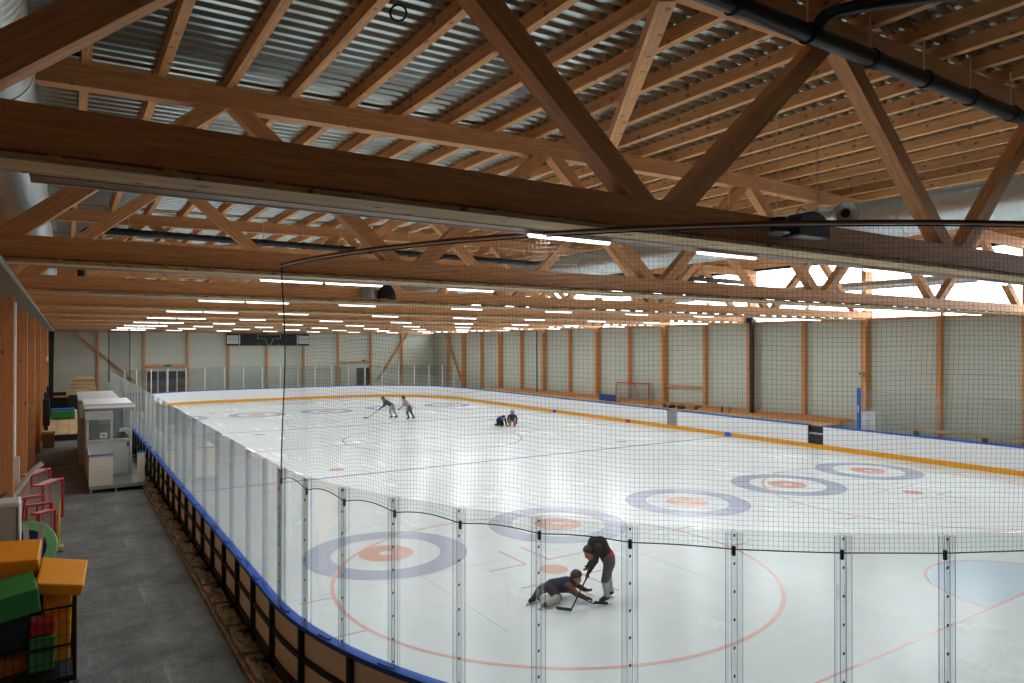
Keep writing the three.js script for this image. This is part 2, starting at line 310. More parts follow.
// ---------------------------------------------------------------- trusses, lamp rails and lamps
{
  const t = thing('roof_truss', 'glued timber roof truss with V shaped diagonals spanning the hall', 'truss', [0, 0, TZ[0]], 0, 'parallel timber roof trusses');
  mesh('lower_chord', box(-1.25, WX1 - .02, 5.9, 6.2, -.12, .12), M.glulam, t);
  mesh('upper_chord', beam([-1.3, roofY(-1.3) - .165, 0], [RIDGE, roofY(RIDGE) - .165, 0], .24, .33), M.glulam, t);
  mesh('upper_chord', beam([RIDGE, roofY(RIDGE) - .165, 0], [WX1 + .02, roofY(WX1) - .165, 0], .24, .33), M.glulam, t);
  for (let k = 0; k < 10; k++) {
    const xa = -.95 + 3.09 * k, xb = xa + 3.09, up = k % 2 === 0, o = .2;
    const a = [xa + (up ? o : .12), up ? 6.12 : roofY(xa) - .26, 0], b = [xb - (up ? .12 : o), up ? roofY(xb) - .26 : 6.12, 0];
    mesh('diagonal', beam(a, b, .21, .24), M.glulam, t);
  }
  mesh('end_post', beam([30.5, 6.2, 0], [30.5, roofY(30.5) - .3, 0], .2, .2, V(1, 0, 0)), M.glulam, t);
  for (let x = -.72; x < 30; x += .66) mesh('spacer', box(x - .04, x + .04, 5.862, 5.9, -.10, .11), M.glulam, t);
  mesh('under_board', box(-1.0, 30.3, 5.822, 5.862, -.19, .20), M.plank, t);
  t.userData.label = 'timber roof truss carrying the black loudspeaker, ninth from the scoreboard wall';
  TZ.slice(1).forEach((z, i) => { copy(t, 'timber roof truss with V shaped diagonals, ' + ORD[7 - i] + ' from the scoreboard wall').position.z = z; });

  const r = thing('lamp_rail', 'slim metal lamp rail hung along the underside of truss', 'rail', [0, 0, TZ[0]], 0, 'lamp rails under the trusses');
  mesh('tray', box(-.2, 30.0, 5.822, 5.838, -.43, -.225), std(0x8c6d58, .45, .3), r);
  mesh('white_lip', box(-.2, 30.0, 5.814, 5.842, -.45, -.43), M.white, r);
  for (let x = .1; x < 30; x += 3) mesh('hanger', box(x - .015, x + .015, 5.838, 5.92, -.26, -.12), M.galv, r);
  r.userData.label = 'slim metal lamp rail under the ninth truss from the scoreboard wall';
  TZ.slice(1).forEach((z, i) => { copy(r, 'slim metal lamp rail under the ' + ORD[7 - i] + ' truss from the scoreboard wall').position.z = z; });

  const L = thing('tube_lamp', 'white linear tube lamp lit under a roof truss', 'lamp', [0, 0, 0], 0, 'linear lamps under the trusses');
  mesh('housing', box(-.54, .54, .0, .022, -.03, .03), M.white, L);
  mesh('diffuser', new THREE.CapsuleGeometry(.023, 1.0, 4, 10).rotateZ(Math.PI / 2).translate(0, -.008, 0), M.led, L);
  const spots = [3.24, 4.34]; for (let k = 0; k < 7; k++) spots.push(6.71 + 3.4 * k);
  let first = true;
  for (const [i, z] of TZ.entries()) for (const [j, x] of spots.entries()) {
    if (i === 0 && j === 0) continue;
    const lb = 'tube lamp, ' + ORD[i === 0 ? j - 1 : j] + ' from left columns, on ' + ORD[8 - i] + ' truss from scoreboard wall';
    const o = first ? L : copy(L); first = false; o.userData = { ...o.userData, label: lb }; o.position.set(x, 5.789, z - .31);
    const a = new THREE.RectAreaLight(0xfafcff, LED, 1.05, .06); a.position.set(x, 5.752, z - .31); a.rotation.x = -Math.PI / 2; a.name = numbered('lamp_light'); scene.add(a);
  }
}

// ---------------------------------------------------------------- dasher boards
const CAP = 1.06, GT = 2.99;
function boards(label, s0, s1, back, gaps = [], unit = 1.2) {
  const g = thing('dasher_boards', label, 'barrier');
  const runs = []; let a = s0; for (const [g0, g1] of gaps) { runs.push([a, g0]); a = g1; } runs.push([a, s1]);
  for (const [r0, r1] of runs) {
    const n = Math.max(1, Math.round((r1 - r0) / unit));
    for (let i = 0; i < n; i++) {
      const p0 = r0 + (r1 - r0) * i / n, p1 = r0 + (r1 - r0) * (i + 1) / n;
      mesh('board_panel', pathBox(p0 + .004, p1 - .004, 0, .014, .0, CAP - .03), M.hdpe, g);
      if (back) {
        mesh('back_panel', pathBox(p0 + .01, p1 - .01, .02, .026, .12, CAP - .04), M.hdpeBack, g);
        const f = mesh('frame_post', pathBox(p0 - .03, p0 + .03, .028, .10, .0, CAP - .03), M.steelDark, g);
        const q = at(p0, .10, .02), q2 = at(p0, .30, .0), q3 = at(p0, .10, .22);
        mesh('foot_gusset', join([beam(q3.toArray(), q2.toArray(), .012, .06), beam([q.x, .19, q.z], [q2.x, .19, q2.z], .06, .012)]), M.steelDark, f);
      }
    }
    mesh('cap_rail', pathBox(r0, r1, -.02, .11, CAP - .055, CAP), M.blue, g);
    if (back) {
      mesh('rail', pathBox(r0, r1, .03, .075, .56, .62), M.steelDark, g);
      mesh('rail', pathBox(r0, r1, .03, .085, .16, .21), M.steelDark, g);
      mesh('rail', pathBox(r0, r1, .03, .10, CAP - .07, CAP - .03), M.steelDark, g);
      const m = Math.floor((r1 - r0) / 1.2); for (let i = 0; i < m; i++) { const c = r0 + (i + .5) * 1.2; mesh('cap_latch', pathBox(c - .12, c + .12, .035, .085, CAP, CAP + .018), M.blue, g); }
    }
  }
  mesh('kick_plate', pathBox(s0, s1, -.012, .002, .0, .2), M.kick, g);
  return g;
}
const sR = (z) => S.right + (RZN - RR - z);           // s on the right side from z
const bl = boards('blue capped boards along the concrete walkway', 0, S.arcNL, true);
const bn = boards('curved blue capped boards with black frame at the near corner', S.arcNL, S.near, true);
boards('end boards carrying the sagging safety net', S.near, S.arcNR, true);
boards('curved boards at the corner under the clerestory window', S.arcNR, S.right, false);
const br = boards('long white boards with yellow kick strip below the side wall', S.right, S.arcFR, false, [[sR(-18.96), sR(-19.72)], [sR(-27.9), sR(-28.66)]].map((q) => q));
boards('curved white boards in the corner by the diagonal brace', S.arcFR, S.far, false);
boards('white end boards below the scoreboard', S.far, S.arcFL, false);
boards('curved white boards by the glazed double door', S.arcFL, S.end, false);
for (const [z, m] of [[-39.48, M.blue], [-31.9, M.red], [-24.33, M.blue]]) mesh('line_marker', pathBox(sR(z) - .2, sR(z) + .2, -.016, -.012, .0, .2), m, br);
mesh('gate_sill', pathBox(sR(-18.96), sR(-19.72), .05, .12, .0, .62), M.charcoal, br);
mesh('gate_leaf', pathBox(sR(-27.9), sR(-28.66), .02, .05, .2, CAP - .06), std(0x8f9493, .5, .3), br);
mesh('gate_rail', pathBox(sR(-18.96), sR(-19.72), .10, .14, .62, .7), M.aluPale, br);
{
  const k = thing('concrete_kerb', 'rough brown concrete kerb under the board frames', 'kerb');
  const sA = 6, sB = S.near - 1; mesh('base', pathBox(sA, sB, .12, .42, -.03, .05, .3), M.kerb, k);
  for (let s = sA; s + 1.2 < sB; s += 1.2) {
    const g = pathBox(s + .05, s + 1.13, .13, .375, -.02, .16, .12), p = g.attributes.position;
    for (let i = 0; i < p.count; i++) { const x = p.getX(i), y = p.getY(i), z = p.getZ(i), n = vnoise(x * 5 + 40, z * 5 + 400, 999, 999) - .5; p.setXYZ(i, x + n * .03, y > .1 ? y + n * .06 - .02 : y, z + n * .02); }
    g.computeVertexNormals(); mesh('kerb_block', g, M.kerb, k);
  }
}
// glass screens: panes and posts
function screen(label, posts, capY = CAP, top = GT, detail = 0) {
  const g = thing('glass_screen', label, 'glass screen');
  for (let i = 0; i + 1 < posts.length; i++) mesh('pane', pathBox(posts[i] + .035, posts[i + 1] - .035, .034, .046, capY - .01, top, .3), M.glass, g);
  posts.forEach((s) => {
    const p = detail === -1 ? mesh('post', pathBox(s - .023, s + .023, .020, .062, capY - .02, top), M.white, g) : mesh('post', pathBox(s - .026, s + .026, detail ? .012 : .025, detail ? .10 : .085, capY - .02, top), detail === 0 ? (s < 26 ? M.aluPale : M.greyPost) : M.clearPost, g);
    for (const q of detail > 0 ? [-.026, .026, -.075, .075] : []) mesh('edge_seal', pathBox(s + q - .0016, s + q + .0016, .100, .104, capY, top), M.seal, p);
    if (detail > 0) {
      mesh('edge_strip', pathBox(s - .075, s + .075, .101, .103, capY, top), M.clearStrip, p);
      for (let y = capY + .1; y < top - .02; y += .257) { const c = at(s, .106, y); mesh('bolt', rod([c.x, y - .012, c.z], [c.x + .008, y + .012, c.z], .008, 6), M.black, p); }
    }
  });
  return g;
}
const zs = (z) => z - (RZF + RR);                                     // s on the left side from z
const lp = []; for (let z = -52.2; z < -14.5; z += 1.5) lp.push(zs(z)); const leftPosts = [...[-52.31, -50.81, -49.31, -47.81, -46.31, -44.81, -43.31, -41.81, -40.31, -38.81, -37.31, -35.81, -34.31, -32.81, -31.31, -29.81, -28.31, -26.81, -25.31, -23.81, -22.31, -20.81, -19.31, -17.81, -16.31, -14.81, -13.36, -12.02, -10.87].map(zs)];
const arcS = [.46, 1.345, 2.233, 3.124, 4.031, 4.932, 5.827, 6.76, 7.70, 8.617, 9.53, 10.44, 11.35, 12.26].map((v) => v + S.arcNL + .018);
screen('hazy glass screen on boards along the walkway', [...leftPosts, arcS[0]], CAP, GT, .0);
screen('clear glass screen with bolted posts around the near corner', arcS, CAP, GT, 1);
{ const e = []; for (let k = 0; k <= 7; k++) e.push(arcS[13] + 1.5 * k); screen('clear glass screen on the near end boards', e, CAP, GT, 1); }
{ const e = []; for (let s = S.arcFR + 1.5; s < S.end + .3; s += 1.5) e.push(s); screen('clear glass screen with white posts on the far end boards', e, CAP, 2.9, -1); }
{ const e = []; for (let s = S.right - 3.2; s < sR(-17.3); s += 1.93) e.push(s); e.push(sR(-17.3)); screen('clear glass screen on boards beside the blue gate post', e, CAP, 2.75, -2); }
{ const p = thing('gate_post', 'blue upright gate post on the side boards', 'post'); const q = at(sR(-17.3), .05, 0); mesh('post', box(q.x - .05, q.x + .05, CAP, 2.85, q.z - .06, q.z + .06), M.blue, p); mesh('print', box(q.x - .053, q.x - .05, 1.8, 2.1, q.z - .02, q.z + .02), M.white, p); }

// ---------------------------------------------------------------- safety net over the near corner
{
  const n = thing('safety_net', 'black safety net hung from a curved rail above the corner glass', 'net');
  const s0 = arcS[0], s1 = arcS[13], top = 5.80, step = .044, gs = [];
  const hookY = 2.845, lift = (s) => { let i = 0; while (i + 2 < arcS.length && s > arcS[i + 1]) i++; const t = (s - arcS[i]) / (arcS[i + 1] - arcS[i]); return -.02 + Math.sin(Math.PI * Math.min(1, Math.max(0, t))) * (.085 - i * .012 > .0 ? .085 - i * .012 : .004); };
  const bot = (s) => hookY + lift(s), sway = (s, t) => .075 + .05 * Math.sin(s * 1.7 + t * 2.2) * Math.sin(Math.PI * t) + .02 * Math.sin(s * 5 + t * 5) * Math.sin(Math.PI * t);
  const pt = (s, t) => at(s, sway(s, t), bot(s) + (top - bot(s)) * t + .012 * Math.sin(s * 3.1) * Math.sin(Math.PI * t));
  const pos = [], idx = []; let k = 0;
  const strand = (P, r) => { // three-sided cord
    for (let i = 0; i < P.length; i++) {
      const d = P[Math.min(i + 1, P.length - 1)].clone().sub(P[Math.max(i - 1, 0)]).normalize(), a = new THREE.Vector3().crossVectors(d, Math.abs(d.y) > .8 ? V(1, 0, 0) : V(0, 1, 0)).normalize(), b = new THREE.Vector3().crossVectors(d, a);
      for (let j = 0; j < 3; j++) { const w = j * 2.0944; const q = P[i].clone().addScaledVector(a, Math.cos(w) * r).addScaledVector(b, Math.sin(w) * r); pos.push(q.x, q.y, q.z); }
      if (i) for (let j = 0; j < 3; j++) { const p0 = k + (i - 1) * 3 + j, p1 = k + (i - 1) * 3 + (j + 1) % 3; idx.push(p0, p1, p1 + 3, p0, p1 + 3, p0 + 3); }
    }
    k += P.length * 3;
  };
  const R = .0012;
  for (let s = s0; s <= s1; s += step) { const P = []; for (let j = 0; j <= 14; j++) P.push(pt(s, j / 14)); strand(P, R); }
  const rows = Math.round((top - hookY) / step);
  for (let r = 0; r <= rows; r++) { const P = []; for (let s = s0; s <= s1; s += .18) P.push(pt(s, r / rows)); strand(P, R); }
  const g = new THREE.BufferGeometry(); g.setAttribute('position', new THREE.Float32BufferAttribute(pos, 3)); g.setIndex(idx); g.computeVertexNormals();
  const mm = mesh('mesh_cords', g, M.black, n); mm.userData.kind = 'stuff';
  const line = (f, r, m, nm) => { const P = []; for (let s = s0; s <= s1 + .01; s += .09) P.push(f(s)); const geo = new THREE.TubeGeometry(new THREE.CatmullRomCurve3(P), P.length * 2, r, 6); mesh(nm, geo, m, n); };
  line((s) => pt(s, 0), .006, M.black, 'hem_rope'); line((s) => pt(s, 1).add(V(0, -.02, 0)), .008, M.black, 'top_rope');
  const e = []; for (let j = 0; j <= 14; j++) e.push(pt(s0, j / 14)); mesh('edge_rope', new THREE.TubeGeometry(new THREE.CatmullRomCurve3(e), 40, .009, 6), M.black, n);
  for (const s of arcS) { const p = at(s, .075, 0); mesh('hook', rbox(.03, .09, .03, .006, p.x, hookY - .035, p.z), M.black, n); }
  const rail = thing('net_rail', 'curved galvanised rail holding the safety net below the trusses', 'rail');
  mesh('rail', pathBox(s0, s1, .05, .10, top, top + .03, .2), std(0x8a5a3c, .5, .1), rail);
  mesh('white_cable', pathBox(s0, s1, .10, .112, top - .014, top + .002, .2), M.white, rail);
}

// ---------------------------------------------------------------- ducts and pipes under the roof
function spiralTube(r, len, pitch, ridge, seg = 36) {   // tube along z from 0 to -len with a raised spiral seam
  const per = 7, n = Math.ceil(len / pitch * per), pos = [], idx = [];
  for (let i = 0; i <= n; i++) for (let j = 0; j <= seg; j++) { const z = len * i / n, a = j / seg * Math.PI * 2, t = (((z / pitch - j / seg) % 1) + 1) % 1, q = r + (t < .16 ? ridge : 0); pos.push(Math.cos(a) * q, Math.sin(a) * q, -z); }
  for (let i = 0; i < n; i++) for (let j = 0; j < seg; j++) { const k = i * (seg + 1) + j; idx.push(k, k + 1, k + seg + 1, k + 1, k + seg + 2, k + seg + 1); }
  const g = new THREE.BufferGeometry(); g.setAttribute('position', new THREE.Float32BufferAttribute(pos, 3)); g.setIndex(idx); g.computeVertexNormals(); return g;
}
function spiralDuct(name, label, x, y, r, z0, z1) {
  const t = thing(name, label, 'duct'); mesh('tube', spiralTube(r, z0 - z1, .15, .012).translate(x, y, z0), M.duct, t);
  for (let z = z0 - 2.6; z > z1; z -= 3.15) mesh('collar', new THREE.TorusGeometry(r + .01, .016, 6, 40).translate(x, y, z), M.galv, t);
  mesh('end_cap', new THREE.CircleGeometry(r, 40).translate(x, y, z1), M.galv, t); return t;
}
spiralDuct('air_duct', 'wide silver spiral duct running past the left truss ends', -.74, 7.72, .44, 2.8, -36);
spiralDuct('air_duct', 'wide silver spiral duct threaded through the trusses beyond the ridge', 17.6, 7.93, .50, 2.8, -44);
spiralDuct('air_duct', 'narrow grey duct running in front of the clerestory window', 30.0, 7.35, .19, 2.8, -60);
{
  const d = thing('air_nozzle', 'silver jet nozzle on a spiral pipe beside the black loudspeaker', 'nozzle', [10.86, 6.88, -6.73]);
  mesh('pipe', spiralTube(.145, 2.6, .07, .007, 28).translate(0, 0, -.12), M.duct, d);
  mesh('bell', new THREE.LatheGeometry([[.05, -.02], [.065, .015], [.12, .03], [.17, .07], [.195, .10], [.2, .08], [.17, -.06], [.145, -.14]].map((p) => new THREE.Vector2(...p)), 36).rotateX(Math.PI / 2).rotateY(-.62).rotateX(.12), M.aluPale, d);
  mesh('throat', new THREE.CylinderGeometry(.07, .07, .08, 24).rotateX(Math.PI / 2).rotateY(-.62).rotateX(.12), M.black, d);
  for (const z of [-.5, -1.3, -2.4]) { mesh('collar', new THREE.TorusGeometry(.15, .012, 6, 28).translate(0, 0, z), M.galv, d); mesh('hanger_rod', rod([0, .14, z], [0, roofY(10.86) + .02 - 6.88, z], .008, 6), M.galv, d); }
}
{
  const s = thing('loudspeaker', 'black loudspeaker bracketed on the lower chord', 'loudspeaker', [7.42, 6.03, -5.105]); s.scale.setScalar(.82);
  const sh = new THREE.Shape(); sh.moveTo(-.36, -.05); sh.lineTo(.36, -.05); sh.lineTo(.33, .12); sh.quadraticCurveTo(.22, .28, 0, .28); sh.quadraticCurveTo(-.3, .28, -.36, .1);
  const g = new THREE.ExtrudeGeometry(sh, { depth: .26, bevelEnabled: true, bevelSize: .012, bevelThickness: .012, bevelSegments: 2 }); g.translate(0, 0, -.1); mesh('cabinet', g, M.black, s);
  mesh('bracket', tube([[-.2, .25, 0], [-.12, .36, 0], [.02, .33, 0]], .008), M.blackPipe, s);
  mesh('foot_plate', box(-.3, .3, -.07, -.055, -.12, .14), M.aluPale, s);
  const l = thing('spot_lamp', 'round spot lamp with pale rim beneath the lower chord', 'lamp', [6.85, 5.98, -5.05]); mesh('rim', new THREE.TorusGeometry(.11, .012, 8, 32).rotateX(Math.PI / 2), M.aluPale, l); mesh('can', new THREE.CylinderGeometry(.1, .1, .16, 24).translate(0, .09, 0), M.charcoal, l);
  const s2 = thing('loudspeaker', 'black rounded loudspeaker with grey twin under a farther truss', 'loudspeaker', [7.3, 5.95, -17.65]);
  mesh('cabinet', new THREE.SphereGeometry(.26, 24, 16, 0, Math.PI * 2, 0, Math.PI / 2).scale(1, 1.55, .8), M.black, s2); mesh('horn', new THREE.CylinderGeometry(.13, .19, .42, 20).translate(-.52, .2, 0), std(0x9a988c, .6), s2);
}
{
  const pipe = (label, y, z, x0, x1) => {
    const t = thing('drain_pipe', label, 'pipe'); mesh('pipe', rod([x0, y, z], [x1, y, z], .105, 20), M.blackPipe, t);
    for (let x = x0 + .7; x < x1; x += 1.31) { mesh('clamp', new THREE.TorusGeometry(.114, .013, 6, 24).rotateY(Math.PI / 2).translate(x, y, z), M.black, t); mesh('coupling', rod([x + .03, y, z], [x + .16, y, z], .118, 20), M.blackPipe, t); mesh('hanger_rod', rod([x, y + .1, z], [x, roofY(x) + .05, z], .012, 6), M.galv, t); }
    return t;
  };
  const p1 = pipe('black roof drain pipe clamped along the nearest upper chord', 8.36, -5.0, 4.0, 16.9);
  mesh('branch', tube([[7.45, 8.36, -5.0], [7.5, 8.55, -4.9], [7.75, 8.66, -4.75], [8.5, 8.80, -4.3], [9.4, 8.94, -3.8]], .08, 14, 40), M.blackPipe, p1);
  const p2 = pipe('black roof drain pipe along a farther upper chord', 8.1, TZ[3] + .35, .9, 16.9);
  mesh('downpipe', tube([[.9, 8.1, TZ[3] + .35], [.55, 8.05, TZ[3] + .35], [.42, 7.8, TZ[3] + .35], [.42, 6.3, TZ[3] + .35]], .11, 14, 30), M.blackPipe, p2);
  const p3 = pipe('black roof drain pipe in front of the clerestory window', 7.95, TZ[3] + .35, 18.3, 29.7);
  const r = thing('cable_ring', 'black coil of cable hanging from the roof deck', 'cable'); mesh('coil', new THREE.TorusGeometry(.1, .014, 8, 32).rotateY(-.55).translate(3.46, 8.81, -8.0), M.black, r); mesh('cord', rod([3.46, 8.91, -8.0], [3.46, 9.05, -8.0], .006, 6), M.black, r);
}
{ // cable ladder above the left columns
  const t = thing('cable_ladder', 'galvanised cable ladder along the tops of the left columns', 'cable tray');
  for (const x of [-1.14, -.66]) mesh('side_rail', box(x - .01, x + .01, 5.70, 5.78, WZ1 + .3, 1), M.ladder, t);
  const rung = box(-1.13, -.67, 5.70, 5.715, -.05, .05); for (let z = .8; z > WZ1 + .5; z -= .3) { const o = mesh('rung', rung, M.ladder, t); o.position.z = z; }
}
{
  const p = thing('standpipe', 'black standpipe against the side wall column', 'pipe'); mesh('pipe', rod([30.25, 0, -23.95], [30.25, 6.6, -23.95], .12, 16), M.blackPipe, p); mesh('valve_box', rbox(.3, .4, .3, .03, 30.2, 6.05, -23.95), M.charcoal, p);
  const q = thing('standpipe', 'thin black cable pipe on the side wall', 'pipe'); mesh('pipe', rod([30.28, 0, -43.7], [30.28, 5.8, -43.7], .05, 10), M.blackPipe, q);
  const w = thing('camera_box', 'small white camera box on the side wall column', 'camera'); mesh('body', rbox(.2, .12, .16, .02, 30.22, 3.42, -17.95), M.aluPale, w); mesh('lens', new THREE.CylinderGeometry(.04, .04, .05, 12).rotateZ(Math.PI / 2).translate(30.1, 3.42, -17.95), M.black, w);
}

// ---------------------------------------------------------------- scoreboard
{
  const s = thing('scoreboard', 'black scoreboard with white end panels on the end wall', 'scoreboard', [14.87, 5.18, WZ1 + .325]);
  mesh('case', rbox(6.95, 1.0, .16, .03), M.black, s);
  const cv = (w, h, fn) => { const c = document.createElement('canvas'); c.width = w; c.height = h; fn(c.getContext('2d')); const t = new THREE.CanvasTexture(c); t.colorSpace = THREE.SRGBColorSpace; return t; };
  for (const sx of [-1, 1]) {
    const t = cv(256, 192, (c) => { c.fillStyle = '#b9bfc4'; c.fillRect(0, 0, 256, 192); c.fillStyle = sx < 0 ? '#6b7076' : '#7a6f78'; for (let i = 0; i < 6; i++) { c.fillRect(24 + i * 36, 84 - (i % 2) * 4, 24, 9); c.fillRect(24 + i * 36, 84, 8, 26); c.fillRect(24 + i * 36 + (i % 3) * 6, 102, 18, 8); } });
    mesh('advert_panel', new THREE.PlaneGeometry(.92, .72).translate(sx * 2.98, 0, .083), std(0xffffff, .5, 0, { map: t }), s);
    mesh('divider', box(sx * 2.42 - .03, sx * 2.42 + .03, -.44, .44, .08, .086), M.white, s);
  }
  const P = [[-.95, .43], [.95, .43], [.95, .08], [.32, .08], [.16, -.42], [-.16, -.42], [-.32, .08], [-.95, .08]];
  const o = []; for (let i = 0; i < P.length; i++) { const a = P[i], b = P[(i + 1) % P.length]; o.push(beam([a[0], a[1], .085], [b[0], b[1], .085], .012, .05, V(0, 0, 1))); } mesh('outline', join(o.map((g) => g)), M.white, s);
  for (const sx of [-1, 1]) mesh('indicator', new THREE.CircleGeometry(.07, 3).translate(sx * .86, -.40, .086), std(0xb88a30, .5), s);
}

// ---------------------------------------------------------------- hut beside the boards
{
  const h = thing('penalty_hut', 'grey cabin with windows and blue capped front beside the boards', 'cabin', [1.45, 0, -25.9]);
  const gm = std(0xb4b9b6, .5, .15), gd = std(0x8d9390, .55), wm = std(0xd6d4c6, .5);
  // cabin body, x -0.85..0.55, z -3.4..-0.5
  mesh('base_frame', box(-.78, .78, .10, .18, -5.9, .05), gd, h);
  for (const [x, z] of [[-.74, 0], [-.05, 0], [.74, 0], [-.74, -5.7]]) mesh('leg', box(x - .03, x + .03, -.02, .1, z - .03, z + .03), gd, h);
  mesh('side_wall', box(-.82, -.78, .18, 2.72, -4.2, -.5), gm, h); mesh('back_wall', box(-.8, .55, .18, 2.72, -4.2, -4.16), gm, h);
  mesh('side_wall', box(.52, .56, .18, 1.5, -4.2, -.5), gm, h);
  for (const z of [-4.1, -3.2, -2.3, -1.4, -.55]) mesh('side_mullion', box(.51, .57, 1.5, 2.72, z - .03, z + .03), gm, h);
  mesh('front_wall', box(-.8, -.06, .18, 1.52, -.54, -.5), gm, h);
  for (const x of [-.78, -.06, .53]) mesh('front_post', box(x - .035, x + .035, .18, 2.72, -.56, -.48), gm, h);
  mesh('front_window', box(-.74, -.1, 1.55, 2.3, -.53, -.52), M.glass, h); mesh('window_sill', box(-.8, .55, 1.5, 1.56, -.56, -.46), gm, h);
  const door = mesh('door', box(-.02, .49, .18, 1.5, -.54, -.51), gm, h); mesh('door_handle', box(.42, .46, 1.25, 1.4, -.51, -.47), M.black, door); mesh('door_pane', box(-.02, .49, 1.58, 2.66, -.53, -.52), M.glass, door);
  for (let i = 0; i < 5; i++) mesh('awning_slat', box(-.86, -.04, 2.34 + i * .085, 2.34 + i * .085 + .075, -.46 - .02 * i, -.40 - .02 * i), gm, h);
  mesh('roof', rbox(1.55, .1, 4.0, .03, -.12, 2.80, -2.35), std(0xd9dcda, .45), h);
  mesh('roof_rim', box(-.9, .66, 2.84, 2.92, -.52, -.46), gm, h);
  mesh('roof_label', box(-.12, .2, 2.851, 2.853, -1.1, -.75), std(0xd98a4a, .6), h);
  // low front of boards
  const f = mesh('front_board', box(-.79, -.13, .16, 1.17, -.06, 0), wm, h); mesh('board_cap', box(-.81, -.12, 1.17, 1.2, -.09, .02), M.blue, f);
  const f2 = mesh('front_board', box(.56, .78, .16, 1.17, -.06, 0), wm, h); mesh('board_cap', box(.55, .8, 1.17, 1.2, -.09, .02), M.blue, f2);
  const f3 = mesh('side_board', box(-.79, -.75, .16, 1.17, -2.2, -.02), wm, h); mesh('floor_plate', box(-.78, .78, .18, .2, -2.2, 0), std(0x6c7274, .4, .4), h);
  mesh('threshold', box(-.14, .58, .13, .18, -.02, .03), M.aluPale, h);
  const c = document.createElement('canvas'); c.width = c.height = 64; const x = c.getContext('2d'); x.fillStyle = '#dcdcd8'; x.fillRect(0, 0, 64, 64); x.strokeStyle = '#a03030'; x.lineWidth = 7; x.beginPath(); x.arc(32, 32, 18, 0, 7); x.moveTo(20, 20); x.lineTo(44, 44); x.stroke(); x.fillStyle = '#222'; x.fillRect(28, 22, 8, 20);
  const t = new THREE.CanvasTexture(c); t.colorSpace = THREE.SRGBColorSpace; mesh('prohibition_sign', new THREE.PlaneGeometry(.2, .2).translate(-.3, 1.72, -.5), std(0xffffff, .5, 0, { map: t }), h);
  for (const o of h.children) if (/wall|mullion|front_post|front_window|window_sill|^door|awning|roof|sign/.test(o.name)) { o.position.z = -1.7; o.scale.y = .91; }
  const ch = thing('paper_pile', 'white papers on the desk inside the cabin', 'papers', [1.2, 1.72, -28.6]); mesh('sheets', rbox(.4, .3, .02, .005, 0, .35, 0), M.white, ch); mesh('tray', rbox(.3, .12, .2, .02, .6, -.05, 0), M.white, ch);
  const k = thing('storage_cabinet', 'long grey cabinet behind the cabin along the boards', 'cabinet', [1.15, 0, -35.0]); mesh('body', box(-.65, .7, .0, 2.5, -2.8, 2.8), std(0xa3a9a6, .6), k); mesh('lid', rbox(1.45, .06, 5.7, .02, .02, 2.53, 0), std(0xc2c6c3, .5), k);
}

// ---------------------------------------------------------------- things along the left walkway
function goal(name, label, pos, turn, w, h, d, group, pad = true) {
  const g = thing(name, label, 'goal', pos, turn, group), r = .03, fr = [];
  fr.push(rod([-w / 2, 0, 0], [-w / 2, h, 0], r), rod([w / 2, 0, 0], [w / 2, h, 0], r), rod([-w / 2, h, 0], [w / 2, h, 0], r)); mesh('goal_frame', join(fr), M.red, g);
  const td = d * .45; mesh('base_bar', join([rod([-w / 2, .02, 0], [-w / 2, .02, -d], r * .7), rod([w / 2, .02, 0], [w / 2, .02, -d], r * .7), rod([-w / 2, .02, -d], [w / 2, .02, -d], r * .7)]), M.red, g);
  mesh('top_bar', join([rod([-w / 2, h, 0], [-w / 2, h, -td], r * .6), rod([w / 2, h, 0], [w / 2, h, -td], r * .6), rod([-w / 2, h, -td], [w / 2, h, -td], r * .6), rod([0, h, -td], [0, 0, -d], r * .6)]), M.red, g);
  const net = [], st = .05, cord = .006; const P = (x, t) => t < .5 ? [x, h, -td * t * 2] : [x, h * (1 - (t - .5) * 2), -td - (d - td) * (t - .5) * 2];
  for (let x = -w / 2; x <= w / 2; x += st) net.push(rod(P(x, 0), P(x, .5), cord, 3), rod(P(x, .5), P(x, 1), cord, 3));
  for (let t = 0; t <= 1; t += st / 1.6) net.push(rod(P(-w / 2, t), P(w / 2, t), cord, 3));
  for (const s of [-1, 1]) for (let y = 0; y < h; y += st) { const dd = -(td + (d - td) * (1 - y / h)); net.push(rod([s * w / 2, y, 0], [s * w / 2, y, dd], cord, 3)); const zz = -d * y / h; const yt = -zz < td ? h : h * (1 - (-zz - td) / (d - td)); net.push(rod([s * w / 2, 0, zz], [s * w / 2, yt, zz], cord, 3)); }
  const nm = mesh('net_cords', join(net), std(0xc9c4ba, .9), g); nm.userData.kind = 'stuff';
  if (pad) mesh('top_skirt', box(-w / 2, w / 2, h - .02, h - .005, -td, 0), std(0xb9b2a8, .9), g);
  return g;
}
goal('hockey_goal', 'red framed goal standing on end of the stack beside the walkway', [-.25, 0, -22.3], 1.15, 1.05, 1.05, .62, 'small goals stacked by the columns');
goal('hockey_goal', 'red framed goal half hidden behind the front one', [-.55, 0, -23.6], 1.2, 1.1, 1.15, .6, 'small goals stacked by the columns');
goal('hockey_goal', 'narrow red framed goal leaning by the white machine', [-.72, 0, -20.6], .35, .62, 1.0, .55, 'small goals stacked by the columns');
goal('hockey_goal', 'narrow red framed goal with pale netting in front of the pile', [-.50, 0, -20.0], .2, .5, .92, .5, 'small goals stacked by the columns');
goal('hockey_goal', 'slim red framed goal with pale net touching the yellow pole', [-.33, 0, -19.4], .9, .5, .85, .45, 'small goals stacked by the columns');
